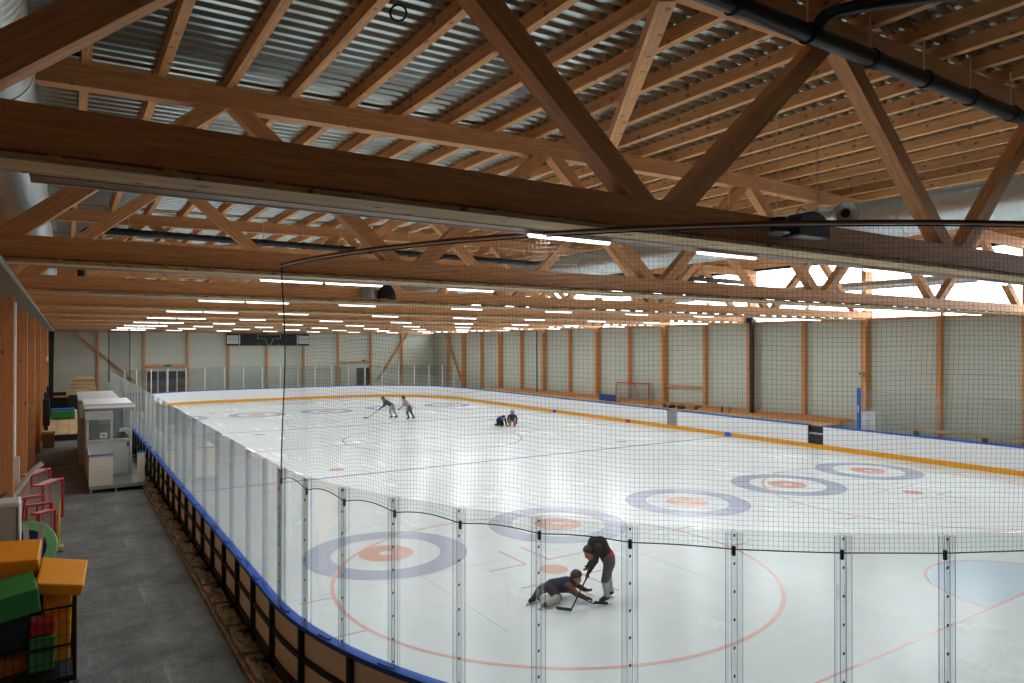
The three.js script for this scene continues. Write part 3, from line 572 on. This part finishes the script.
{
  const p = thing('marking_pole', 'yellow pole standing in a wooden block', 'pole', [-.10, 0, -19.1]); mesh('pole', rod([0, .06, 0], [0, 1.12, 0], .022, 10), std(0xd9c92a, .5), p); mesh('foot_block', rbox(.2, .1, .2, .01, 0, .05, 0), M.plank, p);
  const r = thing('target_disc', 'pale green rimmed disc with navy face leaning on the pile', 'disc', [-.66, .50, -17.52], -.2);
  const ring = new THREE.RingGeometry(.36, .52, 48); const ex = (a, b, t) => { const s = new THREE.Shape(); s.absarc(0, 0, b, 0, Math.PI * 2); if (a) { const h = new THREE.Path(); h.absarc(0, 0, a, 0, Math.PI * 2); s.holes.push(h); } return new THREE.ExtrudeGeometry(s, { depth: t, bevelEnabled: true, bevelSize: .01, bevelThickness: .01, bevelSegments: 2, curveSegments: 40 }).rotateX(-.35); };
  mesh('rim', ex(.38, .55, .05), std(0x7fbf7c, .7), r); mesh('face', ex(0, .38, .03), std(0x14235e, .7), r);
  const m = thing('ice_edger', 'pale grey boxy machine with black hose by the columns', 'machine', [-1.0, 0, -16.9], 0);
  mesh('body', rbox(.5, 1.05, .55, .05, -.02, 1.05, 0), std(0x9b978b, .6), m); mesh('top_cover', rbox(.54, .12, .6, .04, 0, 1.6, 0), std(0xbfc0ba, .5), m); mesh('side_panel', rbox(.04, .95, .5, .015, .26, 1.15, .05), std(0xd8dbe0, .5), m);
  mesh('base', rbox(.56, .5, .62, .04, 0, .28, 0), std(0x50555a, .6), m); mesh('hose', tube([[-.12, .8, .35], [-.14, 1.4, .38], [-.06, 1.75, .3], [.06, 1.82, .1]], .025, 10, 30), M.charcoal, m);
  const sk = thing('goal_stick', 'white curved plastic shovel blade leaning behind the machine', 'shovel', [-.62, 0, -18.3]); mesh('blade', tube([[-.3, 1.5, 0], [-.12, 1.75, 0], [.05, 2.0, 0], [.22, 2.14, 0]], .05, 10, 24), std(0xd2d2ca, .5), sk); mesh('handle', rod([-.3, .05, 0], [-.3, 1.5, 0], .02), M.white, sk); mesh('board', rbox(.12, .8, .04, .01, -.25, 1.9, -.1), M.white, sk);
  for (const [x, z, a, w] of [[-.62, -16.5, .18, 'next to the grey machine'], [-.38, -16.3, -.2, 'across the middle']]) { const b = thing('plank', 'pale grey plank leaning on the green rimmed disc, ' + w, 'plank', [x, 0, z], a, 'planks leaning in front of the disc'); mesh('board', beam([0, .02, .5], [0, 1.18, -.1], .09, .025), std(0xa09a8c, .8), b); }
  const bag = thing('equipment_bag', 'dark grey bag slumped on the machine foot', 'bag', [-.95, 0, -15.6]); const bg = new THREE.SphereGeometry(.34, 24, 16).scale(1.1, .7, .8); const bp = bg.attributes.position; for (let i = 0; i < bp.count; i++) { const n = vnoise(bp.getX(i) * 7 + 9, bp.getY(i) * 7 + bp.getZ(i) * 5 + 9, 99, 99) - .5; bp.setXYZ(i, bp.getX(i) * (1 + n * .2), bp.getY(i) * (1 + n * .2) + .85, bp.getZ(i)); } bg.computeVertexNormals(); mesh('bag_body', bg, std(0x3d4347, .7), bag); mesh('stand', rbox(.5, .6, .45, .03, 0, .3, 0), M.charcoal, bag);
}
{ // wire cart with foam blocks
  const c = thing('wire_cart', 'black wire mesh cart full of foam blocks', 'cart', [-.37, 0, -11.9]), CW = .5;
  const bars = []; for (const x of [-CW, CW]) for (const z of [-.55, .55]) mesh('corner_post', rod([x, .08, z], [x, x > 0 ? 1.3 : 1.12, z], .022), M.black, c);
  for (const y of [.16, .6, 1.12]) mesh('rim', join([rod([-CW, y, .55], [CW, y, .55], .018), rod([-CW, y, -.55], [CW, y, -.55], .018), rod([-CW, y, -.55], [-CW, y, .55], .018), rod([CW, y, -.55], [CW, y, .55], .018)]), M.black, c);
  for (let x = -.45; x < CW; x += .085) bars.push(rod([x, .16, .55], [x, 1.12, .55], .005, 5)); for (let y = .22; y < 1.1; y += .17) bars.push(rod([-CW, y, .55], [CW, y, .55], .004, 5));
  for (let z = -.5; z < .55; z += .09) bars.push(rod([CW, .16, z], [CW, 1.12, z], .005, 5)); const w = mesh('wire_grid', join(bars), M.black, c); w.userData.kind = 'stuff';
  mesh('deck', box(-CW, CW, .10, .15, -.57, .57), M.black, c); mesh('back_sheet', box(-.48, .48, .15, 1.1, -.53, -.5), M.black, c); mesh('push_handle', tube([[-.1, .1, .56], [.1, .12, .72], [.4, .14, .78], [.5, .14, .75], [.53, .1, .6]], .02, 10, 30), M.charcoal, c);
  for (const x of [-.42, .42]) for (const z of [-.48, .48]) mesh('caster', new THREE.CylinderGeometry(.05, .05, .03, 16).rotateZ(Math.PI / 2).translate(x, .03, z), M.charcoal, c);
  const vinyl = (col) => std(col, .42); const O = vinyl(0xeb9a1c), O2 = vinyl(0xe08f18), G = vinyl(0x2f7d40), R = vinyl(0xb01c2a), B = vinyl(0x163e86), DG = vinyl(0x20333a);
  const blk = (label, col, sz, pos, rot) => { const t = thing('foam_block', label, 'foam block', pos); t.rotation.set(...rot); mesh('cover', rbox(sz[0], sz[1], sz[2], .025), col, t); const q = mesh('seam', join([rbox(sz[0] + .004, .006, sz[2] + .004, .002, 0, sz[1] * .36, 0)]), col, t); return t; };
  blk('orange foam block lying over the cart corner', O, [.56, .2, .5], [-.03, 1.50, -11.5], [.5, -.12, -.19]);
  blk('orange foam block behind the green one on top of cart', O2, [.6, .3, .55], [-.585, 1.73, -11.85], [.3, -.05, -.05]);
  blk('green foam block on top of the cart', G, [.56, .36, .5], [-.58, 1.36, -11.35], [.25, .15, .1]);
  blk('tall orange foam block standing inside cart mesh', O2, [.32, 1.0, .4], [-.08, .82, -11.75], [0, .05, -.03]);
  blk('small green foam block low in the cart', G, [.3, .46, .25], [-.26, .52, -11.50], [0, .1, -.03]);
  blk('small red foam block above the low green one', R, [.28, .2, .25], [-.25, .87, -11.52], [.05, .1, -.05]);
  blk('dark teal foam block behind the cart mesh', DG, [.42, .5, .36], [-.62, .86, -11.62], [.1, .1, .06]);
  blk('brownish orange foam block low in the cart', vinyl(0x9a5218), [.34, .26, .3], [-.60, .44, -11.58], [.1, .2, .05]);
  blk('blue foam block in the cart corner', B, [.12, .3, .2], [-.79, .32, -11.5], [0, .1, 0]);
}
{
  const m = thing('crash_mat', 'rolled green crash mat with blue edge on the platform', 'mat', [-.08, .0, -49.6]); mesh('mat', rbox(1.25, .55, .8, .12, 0, .58, 0), std(0x1f7a3c, .5), m); mesh('blue_edge', rbox(1.2, .1, .7, .04, 0, .88, -.02), M.blue, m); mesh('end_patch', rbox(.12, .5, .7, .04, .64, .56, 0), M.white, m);
  const p = thing('plywood_platform', 'pale plywood platform at the walkway end', 'platform', [0, 0, -46]); mesh('top', box(-.85, 1.1, .26, .3, -6.5, 4.9), M.plank, p); mesh('front', box(-.85, 1.1, -.02, .26, 4.85, 4.9), M.charcoal, p);
  const b = thing('wooden_crate', 'small wooden crate with pale lid by the columns', 'crate', [-.62, 0, -38.7]); mesh('body', box(-.22, .22, 0, .62, -.2, .2), std(0x7b4a26, .7), b); for (let i = 0; i < 4; i++) mesh('slat', box(-.23, .23, .03 + i * .15, .15 + i * .15, .2, .215), std(0x84532c, .7), b); mesh('lid', rbox(.52, .12, .46, .01, 0, .68, 0), M.plank, b);
  const s = thing('lumber_stack', 'stack of pale lumber before the dark corner', 'lumber', [1.0, 0, -56.5]); for (let i = 0; i < 5; i++) mesh('board', box(-.9 + i * .12, .9 - i * .05, i * .24 + 1.3, i * .24 + 1.52, -.4, .4), M.plank, s); mesh('trestle', box(-.8, .8, -.02, 1.3, -.3, .3), M.black, s);
  const c = thing('black_curtain', 'black curtain gathered in the dark corner', 'curtain'); const cg = []; for (let i = 0; i < 10; i++) cg.push(rod([-1.15 + .045 * i, .1, -59.6 + .05 * (i % 2)], [-.95 + .03 * i, 5.75, -59.6 + .05 * (i % 2)], .05, 8)); mesh('folds', join(cg), M.black, c);
  const k = thing('equipment_bench', 'low black bench across the dark corner', 'bench'); mesh('body', box(-1.0, 3.2, 0, 1.25, -61.2, -60.4), M.black, k); mesh('front_rail', box(-1.0, 1.0, .9, 1.05, -60.4, -60.3), M.column, k);
  for (const [x, y, z, w] of [[-.74, 1.05, -40.6, 'nearest the wooden crate'], [-.98, 1.05, -46.4, 'between crate and crash mat'], [-.98, 1.05, -53.2, 'behind the green crash mat']]) { const h = thing('column_bumper', 'black rubber bumper by the columns, ' + w, 'bumper', [x, 0, z], 0, 'black bumpers on the left columns'); mesh('pad', rbox(.3, 1.3, .25, .04, 0, y + .4, 0), M.black, h); mesh('tail', rbox(.14, .8, .15, .03, 0, .45, 0), M.black, h); }
  const cd = thing('conduit', 'white electrical conduit with switch box on the column', 'conduit'); mesh('pipe', rod([-.98, .6, -20.0], [-.98, 5.7, -20.0], .028, 8), M.white, cd); mesh('switch_box', rbox(.12, .35, .12, .02, -1.02, 2.55, -19.6), std(0x9aa0a2, .5), cd);
  const hs = thing('pull_switch', 'white pull switch hanging beside the columns', 'switch'); mesh('cord', rod([-.86, 4.0, -49], [-.86, 5.6, -49], .015, 6), M.aluPale, hs); mesh('grip', rbox(.1, .3, .1, .03, -.86, 3.9, -49), M.white, hs);
  const bn = thing('folded_net', 'folded black net hanging behind the far glass corner', 'net'); const fn = []; for (let i = 0; i < 26; i++) fn.push(rod([2.55 + i * .045, 2.2, -54.3 - .03 * (i % 3)], [2.55 + i * .045, 5.8, -54.3 - .03 * (i % 3)], .0065, 3)); for (const x of [2.5, 3.75]) fn.push(rod([x, 2.2, -54.3], [x, 5.8, -54.3], .03, 6)); const fm = mesh('net_cords', join(fn), M.black, bn); fm.userData.kind = 'stuff';
}
// ---------------------------------------------------------------- behind the side boards
{
  const p = thing('bench_platform', 'raised wooden platform behind the side boards', 'platform'); mesh('deck', box(29.05, 30.3, 1.0, 1.08, -50, -18.8), M.plank, p); mesh('fascia', box(29.05, 29.1, 0, 1.0, -50, -18.8), M.charcoal, p); mesh('edge', box(29.9, 29.98, 1.08, 1.2, -50, -18.8), M.column, p);
  goal('hockey_goal', 'red framed hockey goal with pale net on the raised platform', [29.8, 1.08, -32.6], -1.25, 2.3, 1.25, .8, undefined, false);
  const m = thing('gym_mat', 'dark blue mat standing beside the goal', 'mat', [29.8, 1.08, -34.9]); mesh('mat', rbox(.12, .42, 1.7, .03, 0, .21, 0), std(0x163a7c, .6), m);
  const col = [0x1d1f20, 0x2b2d2e, 0x161718, 0x3a3733, 0xb02030, 0x8b8f8e];
  [[29.5, -28.9], [29.6, -29.6], [29.5, -28.2], [30.0, -27.4], [29.45, -30.7], [29.6, -27.5]].forEach(([x, z], i) => { const b = thing('sports_bag', ['black sports bag nearest the closed gate', 'dark grey sports bag on the platform', 'black sports bag beside the gate', 'brownish sports bag by the column', 'small red pouch on the platform', 'small grey pouch by the ledge'][i], 'bag', [x, 1.08, z], i); const w = i > 3 ? .16 : .32; mesh('bag_body', new THREE.CapsuleGeometry(w * .3, w, 6, 14).rotateZ(Math.PI / 2).translate(0, w * .3, 0), std(col[i], .7), b); mesh('strap', new THREE.TorusGeometry(w * .3, .012, 6, 20, Math.PI).translate(0, w * .5, 0), M.black, b); });
  for (const [z, c] of [[-25.6, 0x5e2b2a], [-25.1, 0x5d625c]]) { const b = thing('drink_bottle', c === 0x5e2b2a ? 'dark red bottle on the platform' : 'grey bottle on the platform', 'bottle', [29.9, 1.08, z]); mesh('body', new THREE.LatheGeometry([[0, 0], [.06, 0], [.06, .22], [.03, .28], [.03, .32], [0, .32]].map((q) => new THREE.Vector2(...q)), 14), std(c, .5), b); mesh('cap', new THREE.CylinderGeometry(.032, .032, .04, 12).translate(0, .33, 0), M.black, b); }
  const w = thing('white_bin', 'white plastic bin behind the blue gate post', 'bin', [29.55, 0, -17.1]); mesh('bin_body', rbox(.6, 1.75, .62, .04, 0, .88, 0), M.white, w); mesh('lid', rbox(.64, .05, .66, .02, 0, 1.78, 0), M.white, w);
  { const b = thing('wall_bench', 'long low wooden bench along the side wall', 'bench', [30.1, 0, -9]); mesh('seat', box(-.2, .2, 1.12, 1.2, -7, 7), M.plank, b); for (let q = -6.5; q < 7; q += 2.6) mesh('leg', box(-.15, .15, -.02, 1.12, q - .04, q + .04), M.charcoal, b); }
}

// ---------------------------------------------------------------- people
const lin = (h) => new THREE.Color(h);
function figure(name, label, group, pos, turn, bones, res, kids = []) {
  // bones: [ax,ay,az,ra, bx,by,bz,rb, colour]
  const t = thing(name, label, 'person', pos, turn, group);
  let lo = [1e9, 1e9, 1e9], hi = [-1e9, -1e9, -1e9];
  for (const b of bones) for (const o of [0, 4]) for (let i = 0; i < 3; i++) { lo[i] = Math.min(lo[i], b[o + i] - b[o + 3]); hi[i] = Math.max(hi[i], b[o + i] + b[o + 3]); }
  const c = lo.map((v, i) => (v + hi[i]) / 2), half = Math.max(...lo.map((v, i) => (hi[i] - v) / 2)) * 1.08 + .03;
  const mc = new MarchingCubes(res, M.white, false, false, 200000); mc.isolation = 0;
  const dist = (b, x, y, z) => { const dx = b[4] - b[0], dy = b[5] - b[1], dz = b[6] - b[2], L = dx * dx + dy * dy + dz * dz; let k = L ? ((x - b[0]) * dx + (y - b[1]) * dy + (z - b[2]) * dz) / L : 0; k = Math.max(0, Math.min(1, k)); const qx = x - b[0] - dx * k, qy = y - b[1] - dy * k, qz = z - b[2] - dz * k; return Math.sqrt(qx * qx + qy * qy + qz * qz) - (b[3] + (b[7] - b[3]) * k); };
  const h2 = res / 2, K = .022;
  for (let k = 0; k < res; k++) for (let j = 0; j < res; j++) for (let i = 0; i < res; i++) {
    const x = c[0] + (i - h2) / h2 * half, y = c[1] + (j - h2) / h2 * half, z = c[2] + (k - h2) / h2 * half; let d = 9;
    for (const b of bones) { const e = dist(b, x, y, z); if (e < d + K) { const w = Math.max(0, K - Math.abs(d - e)) / K; d = Math.min(d, e) - w * w * K * .25; } }
    mc.field[k * res * res + j * res + i] = -d;
  }
  mc.update(); const n = mc.count, P = new Float32Array(n * 3); for (let i = 0; i < n; i++) for (let q = 0; q < 3; q++) P[i * 3 + q] = c[q] + mc.positionArray[i * 3 + q] * half;
  let g = new THREE.BufferGeometry(); g.setAttribute('position', new THREE.BufferAttribute(P, 3)); g = mergeVertices(g, 1e-4);
  let vol = 0; const ix = g.index.array, p = g.attributes.position; for (let i = 0; i < ix.length; i += 3) { const a = V().fromBufferAttribute(p, ix[i]), b = V().fromBufferAttribute(p, ix[i + 1]), d = V().fromBufferAttribute(p, ix[i + 2]); vol += a.dot(b.cross(d)); }
  if (vol < 0) for (let i = 0; i < ix.length; i += 3) { const q = ix[i]; ix[i] = ix[i + 1]; ix[i + 1] = q; }
  g.computeVertexNormals(); const col = new Float32Array(p.count * 3);
  for (let i = 0; i < p.count; i++) { let best = 9, cc = 0; for (const b of bones) { const e = dist(b, p.getX(i), p.getY(i), p.getZ(i)); if (e < best) { best = e; cc = b[8]; } } const q = lin(cc); col[i * 3] = q.r; col[i * 3 + 1] = q.g; col[i * 3 + 2] = q.b; }
  g.setAttribute('color', new THREE.BufferAttribute(col, 3));
  mesh('body', g, new THREE.MeshStandardMaterial({ vertexColors: true, roughness: .8 }), t);
  for (const [nm, geo, m] of kids) mesh(nm, geo, m, t);
  return t;
}
const SKIN = 0xb98467, B = (a, ra, b, rb, c) => [...a, ra, ...b, rb, c];
function hand(w, dir, side, c) { // palm and five fingers from wrist w along dir
  const d = V(...dir).normalize(), s = new THREE.Vector3().crossVectors(d, V(0, 1, 0)).normalize().multiplyScalar(side), u = new THREE.Vector3().crossVectors(s, d).normalize(), o = [], q = (a, b, e) => V(...w).addScaledVector(d, a).addScaledVector(s, b).addScaledVector(u, e).toArray();
  o.push(B(q(0, 0, 0), .026, q(.07, 0, 0), .034, c));
  [[-.032, .075], [-.011, .088], [.011, .082], [.031, .066]].forEach(([x, l]) => { o.push(B(q(.085, x, 0), .011, q(.085 + l * .55, x * 1.1, -.012), .010, c), B(q(.085 + l * .55, x * 1.1, -.012), .010, q(.085 + l * .8, x, -.04), .008, c)); });
  o.push(B(q(.03, -.034, 0), .013, q(.07, -.062, -.02), .011, c), B(q(.07, -.062, -.02), .011, q(.095, -.05, -.045), .009, c)); return o;
}
function headBones(p, f, skin, hair) { // p head centre, f facing direction
  const d = V(...f).normalize(), s = new THREE.Vector3().crossVectors(d, V(0, 1, 0)).normalize(), u = new THREE.Vector3().crossVectors(s, d), q = (a, b, c) => V(...p).addScaledVector(d, a).addScaledVector(s, b).addScaledVector(u, c).toArray();
  return [B(q(0, 0, .03), .098, q(.02, 0, -.05), .078, skin), B(q(.05, 0, -.08), .055, q(.06, 0, -.09), .05, skin), B(q(.098, 0, 0), .012, q(.115, 0, -.03), .017, skin), B(q(.09, .033, .012), .011, q(.091, .033, .012), .011, 0x2a2420), B(q(.09, -.033, .012), .011, q(.091, -.033, .012), .011, 0x2a2420), B(q(.094, .02, -.072), .01, q(.094, -.02, -.072), .01, 0x8e4b43), B(q(-.005, .095, 0), .02, q(-.005, .097, -.03), .016, skin), B(q(-.005, -.095, 0), .02, q(-.005, -.097, -.03), .016, skin), B(q(-.03, 0, .06), .098, q(-.045, 0, .0), .09, hair)];
}
function helmet(p, f, col, r = .132) { const d = V(...f).normalize(); const g = new THREE.SphereGeometry(r, 24, 16, 0, Math.PI * 2, 0, Math.PI * .55); const u = V(0, 1, 0).addScaledVector(d, -.35).normalize(); g.applyQuaternion(new THREE.Quaternion().setFromUnitVectors(V(0, 1, 0), u)); g.translate(p[0], p[1] + .03, p[2]); return ['helmet', g, std(col, .4)]; }
function skate(p, yaw) { const g = join([rbox(.30, .012, .004, .001, .02, .006, 0), rbox(.22, .03, .02, .004, .0, .03, 0)]); g.rotateY(yaw); g.translate(p[0], 0, p[2]); return ['skate_blade', g, M.galv]; }
function stick(a, b, yaw, col = 0x2b2622) { const bl = rbox(.28, .06, .025, .008, .14, .03, 0); bl.rotateY(yaw); bl.translate(b[0], b[1], b[2]); return ['stick', join([rod(a, b, .016, 8), bl]), std(col, .6)]; }
// local frames: +x to the right in the picture (camera right), +z towards the camera
const FACE = -YAW;
{
  const J = 0x1b1d1f, R = 0xa82a30, P = 0x4f5355, PL = 0xa9aca9, Bt = 0x2a2c2e;
  // upright skater bent forward over the other one, right of it
  const hd = [-.20, .98, .05], hf = [-.75, -.62, .2];
  figure('person', 'skater in dark jacket with red hem bending forward on the ice', undefined, [8.28, 0, -9.95], FACE, [
    B([.16, .88, -.03], .135, [.02, 1.14, .0], .15, J), B([.02, 1.14, .0], .15, [-.10, 1.16, .02], .13, J), B([.19, .84, -.03], .14, [.17, .90, -.02], .142, R),
    B([-.06, 1.13, .02], .06, [-.15, 1.04, .04], .055, SKIN), ...headBones(hd, hf, SKIN, 0x3a2a20),
    B([-.04, 1.13, .20], .075, [-.10, .88, .26], .055, J), B([-.10, .88, .26], .055, [-.22, .66, .22], .042, J), ...hand([-.22, .65, .22], [-.5, -.8, 0], 1, 0x222426),
    B([-.04, 1.13, -.18], .075, [-.02, .88, -.24], .055, J), B([-.02, .88, -.24], .055, [-.18, .68, -.18], .042, J), ...hand([-.18, .67, -.18], [-.5, -.8, 0], -1, 0x222426),
    B([.20, .80, .09], .115, [.10, .46, .16], .075, P), B([.10, .46, .16], .075, [.14, .13, .13], .05, PL), B([.14, .12, .13], .055, [.02, .075, .17], .042, Bt),
    B([.20, .80, -.12], .115, [.20, .44, -.16], .075, P), B([.20, .44, -.16], .075, [.27, .13, -.18], .05, PL), B([.27, .12, -.18], .055, [.15, .075, -.16], .042, Bt)],
    104, [helmet(hd, hf, 0x191b1d), skate([.06, 0, .15], -.3), skate([.20, 0, -.17], .2), stick([-.24, .60, .22], [-.62, .03, .62], Math.PI * .9)]).scale.setScalar(.92);
}
{
  const J = 0x1c2c4e, D = 0x1d2026, P = 0x262a33, BR = 0x6a4a3c, PAD = 0xa8a69a;
  const hd = [.15, .46, .02], hf = [.85, -.3, .25];
  figure('person', 'player in navy kit sprawled low on the ice with a stick', undefined, [7.9, 0, -10.35], FACE - .12, [
    B([-.36, .24, 0], .15, [-.05, .29, 0], .165, J), B([-.05, .29, 0], .165, [.06, .33, 0], .12, D), B([.06, .36, 0], .06, [.12, .42, 0], .06, SKIN), ...headBones(hd, hf, SKIN, 0x3a2a20),
    B([.0, .32, .18], .075, [.16, .2, .28], .058, BR), B([.16, .2, .28], .058, [.34, .10, .20], .045, BR), ...hand([.34, .10, .20], [1, -.15, 0], 1, 0x33261f),
    B([.0, .32, -.18], .075, [.14, .2, -.28], .058, D), B([.14, .2, -.28], .058, [.32, .12, -.22], .045, D), ...hand([.32, .12, -.22], [1, -.15, 0], -1, 0x33261f),
    B([-.38, .23, .10], .115, [-.22, .12, .34], .085, P), B([-.22, .12, .34], .085, [-.42, .09, .62], .06, PAD), B([-.42, .09, .62], .055, [-.50, .07, .66], .045, 0x222222),
    B([-.38, .23, -.10], .115, [-.62, .14, -.02], .085, J), B([-.62, .14, -.02], .085, [-.72, .10, .36], .06, P), B([-.72, .10, .36], .055, [-.78, .075, .44], .045, 0x222222)],
    104, [helmet(hd, hf, 0x3a2c27), skate([-.5, 0, .66], .6), skate([-.78, 0, .44], .8), stick([-.1, .30, .34], [.52, .03, .34], 0)]).scale.setScalar(.88);
}
function kneel(label, x, z, J, P, H, hel, turn = FACE, s = 1) {
  const hd = [.0, .80, .03], hf = [-.3, -.35, 1], f = figure('person', label, undefined, [x, 0, z], turn, [
    B([0, .38, 0], .14, [0, .60, .02], .155, J), B([0, .66, .02], .055, [0, .72, .03], .055, SKIN), ...headBones(hd, hf, SKIN, H),
    B([.18, .60, .02], .07, [.27, .42, .12], .052, J), B([.27, .42, .12], .052, [.24, .27, .3], .042, J), ...hand([.24, .26, .31], [0, -.4, 1], 1, 0x26282a), B([-.18, .60, .02], .07, [-.26, .42, .12], .052, J), B([-.26, .42, .12], .052, [-.22, .27, .3], .042, J), ...hand([-.22, .26, .31], [0, -.4, 1], -1, 0x26282a),
    B([.1, .34, 0], .11, [.14, .10, .22], .08, P), B([.14, .10, .22], .08, [.16, .07, -.18], .055, P), B([.16, .07, -.18], .05, [.17, .06, -.30], .04, 0x222222), B([-.1, .34, 0], .11, [-.14, .10, .22], .08, P), B([-.14, .10, .22], .08, [-.16, .07, -.18], .055, P), B([-.16, .07, -.18], .05, [-.17, .06, -.30], .04, 0x222222)], 64, [helmet(hd, hf, hel)]);
  f.scale.setScalar(s); return f;
}
kneel('player with grey helmet and navy top kneeling by the side boards', 21.95, -34.2, 0x25344a, 0xa9764f, 0x3a2a20, 0x76838f, FACE, 1.0);
{
  const hd = [-.02, .52, .30], hf = [.1, -.3, 1];
  figure('person', 'player in blue top crouching on all fours on the ice', undefined, [21.33, 0, -34.40], FACE + .5, [
    B([.0, .42, -.22], .14, [0, .46, .12], .15, 0x1f46b0), B([.06, .5, -.1], .1, [.12, .52, -.05], .1, 0x8a1f2a), B([0, .46, .16], .06, [0, .5, .24], .055, SKIN), ...headBones(hd, hf, SKIN, 0x2a2420),
    B([.17, .44, .12], .07, [.20, .24, .18], .05, 0x15171a), B([.20, .24, .18], .05, [.19, .07, .26], .042, 0x15171a), ...hand([.19, .06, .27], [0, -.2, 1], 1, 0x15171a), B([-.17, .44, .12], .07, [-.20, .24, .18], .05, 0x15171a), B([-.20, .24, .18], .05, [-.19, .07, .26], .042, 0x15171a), ...hand([-.19, .06, .27], [0, -.2, 1], -1, 0x15171a),
    B([.1, .36, -.24], .11, [.15, .10, -.12], .08, 0x15171a), B([.15, .10, -.12], .08, [.16, .07, -.46], .055, 0x15171a), B([-.1, .36, -.24], .11, [-.15, .10, -.12], .08, 0x15171a), B([-.15, .10, -.12], .08, [-.16, .07, -.46], .055, 0x15171a)], 64, [helmet(hd, hf, 0x15171a)]);
}
function skater(label, x, z, J, P, bend, turn, stk) {
  const hx = -.28 * bend, hd = [hx * 2.1, 1.5 - .25 * bend, 0], hf = [-1, -.3, .2], sh = [hx * 1.5, 1.24 - .18 * bend, 0];
  return figure('person', label, undefined, [x, 0, z], turn, [
    B([.02, .82, 0], .135, sh, .155, J), B(sh, .07, [hx * 1.9, 1.38 - .2 * bend, 0], .055, SKIN), ...headBones(hd, hf, SKIN, 0x2a2420),
    B([sh[0], sh[1], .19], .072, [sh[0] - .1, sh[1] - .27, .25], .053, J), B([sh[0] - .1, sh[1] - .27, .25], .053, [sh[0] - .3, sh[1] - .42, .2], .042, J), ...hand([sh[0] - .3, sh[1] - .43, .2], [-.8, -.5, 0], 1, 0x26282a),
    B([sh[0], sh[1], -.19], .072, [sh[0] - .08, sh[1] - .27, -.24], .053, J), B([sh[0] - .08, sh[1] - .27, -.24], .053, [sh[0] - .28, sh[1] - .38, -.1], .042, J), ...hand([sh[0] - .28, sh[1] - .39, -.1], [-.8, -.5, 0], -1, 0x26282a),
    B([.04, .8, .1], .11, [-.1, .44, .14], .075, P), B([-.1, .44, .14], .075, [.02, .13, .14], .05, P), B([.02, .12, .14], .055, [-.1, .075, .15], .042, 0x222222),
    B([.04, .8, -.1], .11, [.12, .44, -.14], .075, P), B([.12, .44, -.14], .075, [.3, .13, -.14], .05, P), B([.3, .12, -.14], .055, [.18, .075, -.14], .042, 0x222222)], 64,
    [helmet(hd, hf, 0x1c1e20), skate([-.04, 0, .15], 0), skate([.22, 0, -.14], 0), ...(stk ? [stick([sh[0] - .34, sh[1] - .44, .18], [sh[0] - 1.1, .03, .25], Math.PI)] : [])]);
}
skater('skater leaning forward with a stick near the far end', 17.75, -42.0, 0x3f4446, 0x8d9190, 1, FACE, true);
skater('skater in grey standing behind the leaning one', 18.35, -40.7, 0x9a8f8c, 0x4a4e50, .6, FACE, false);

renderer.render(scene, camera);
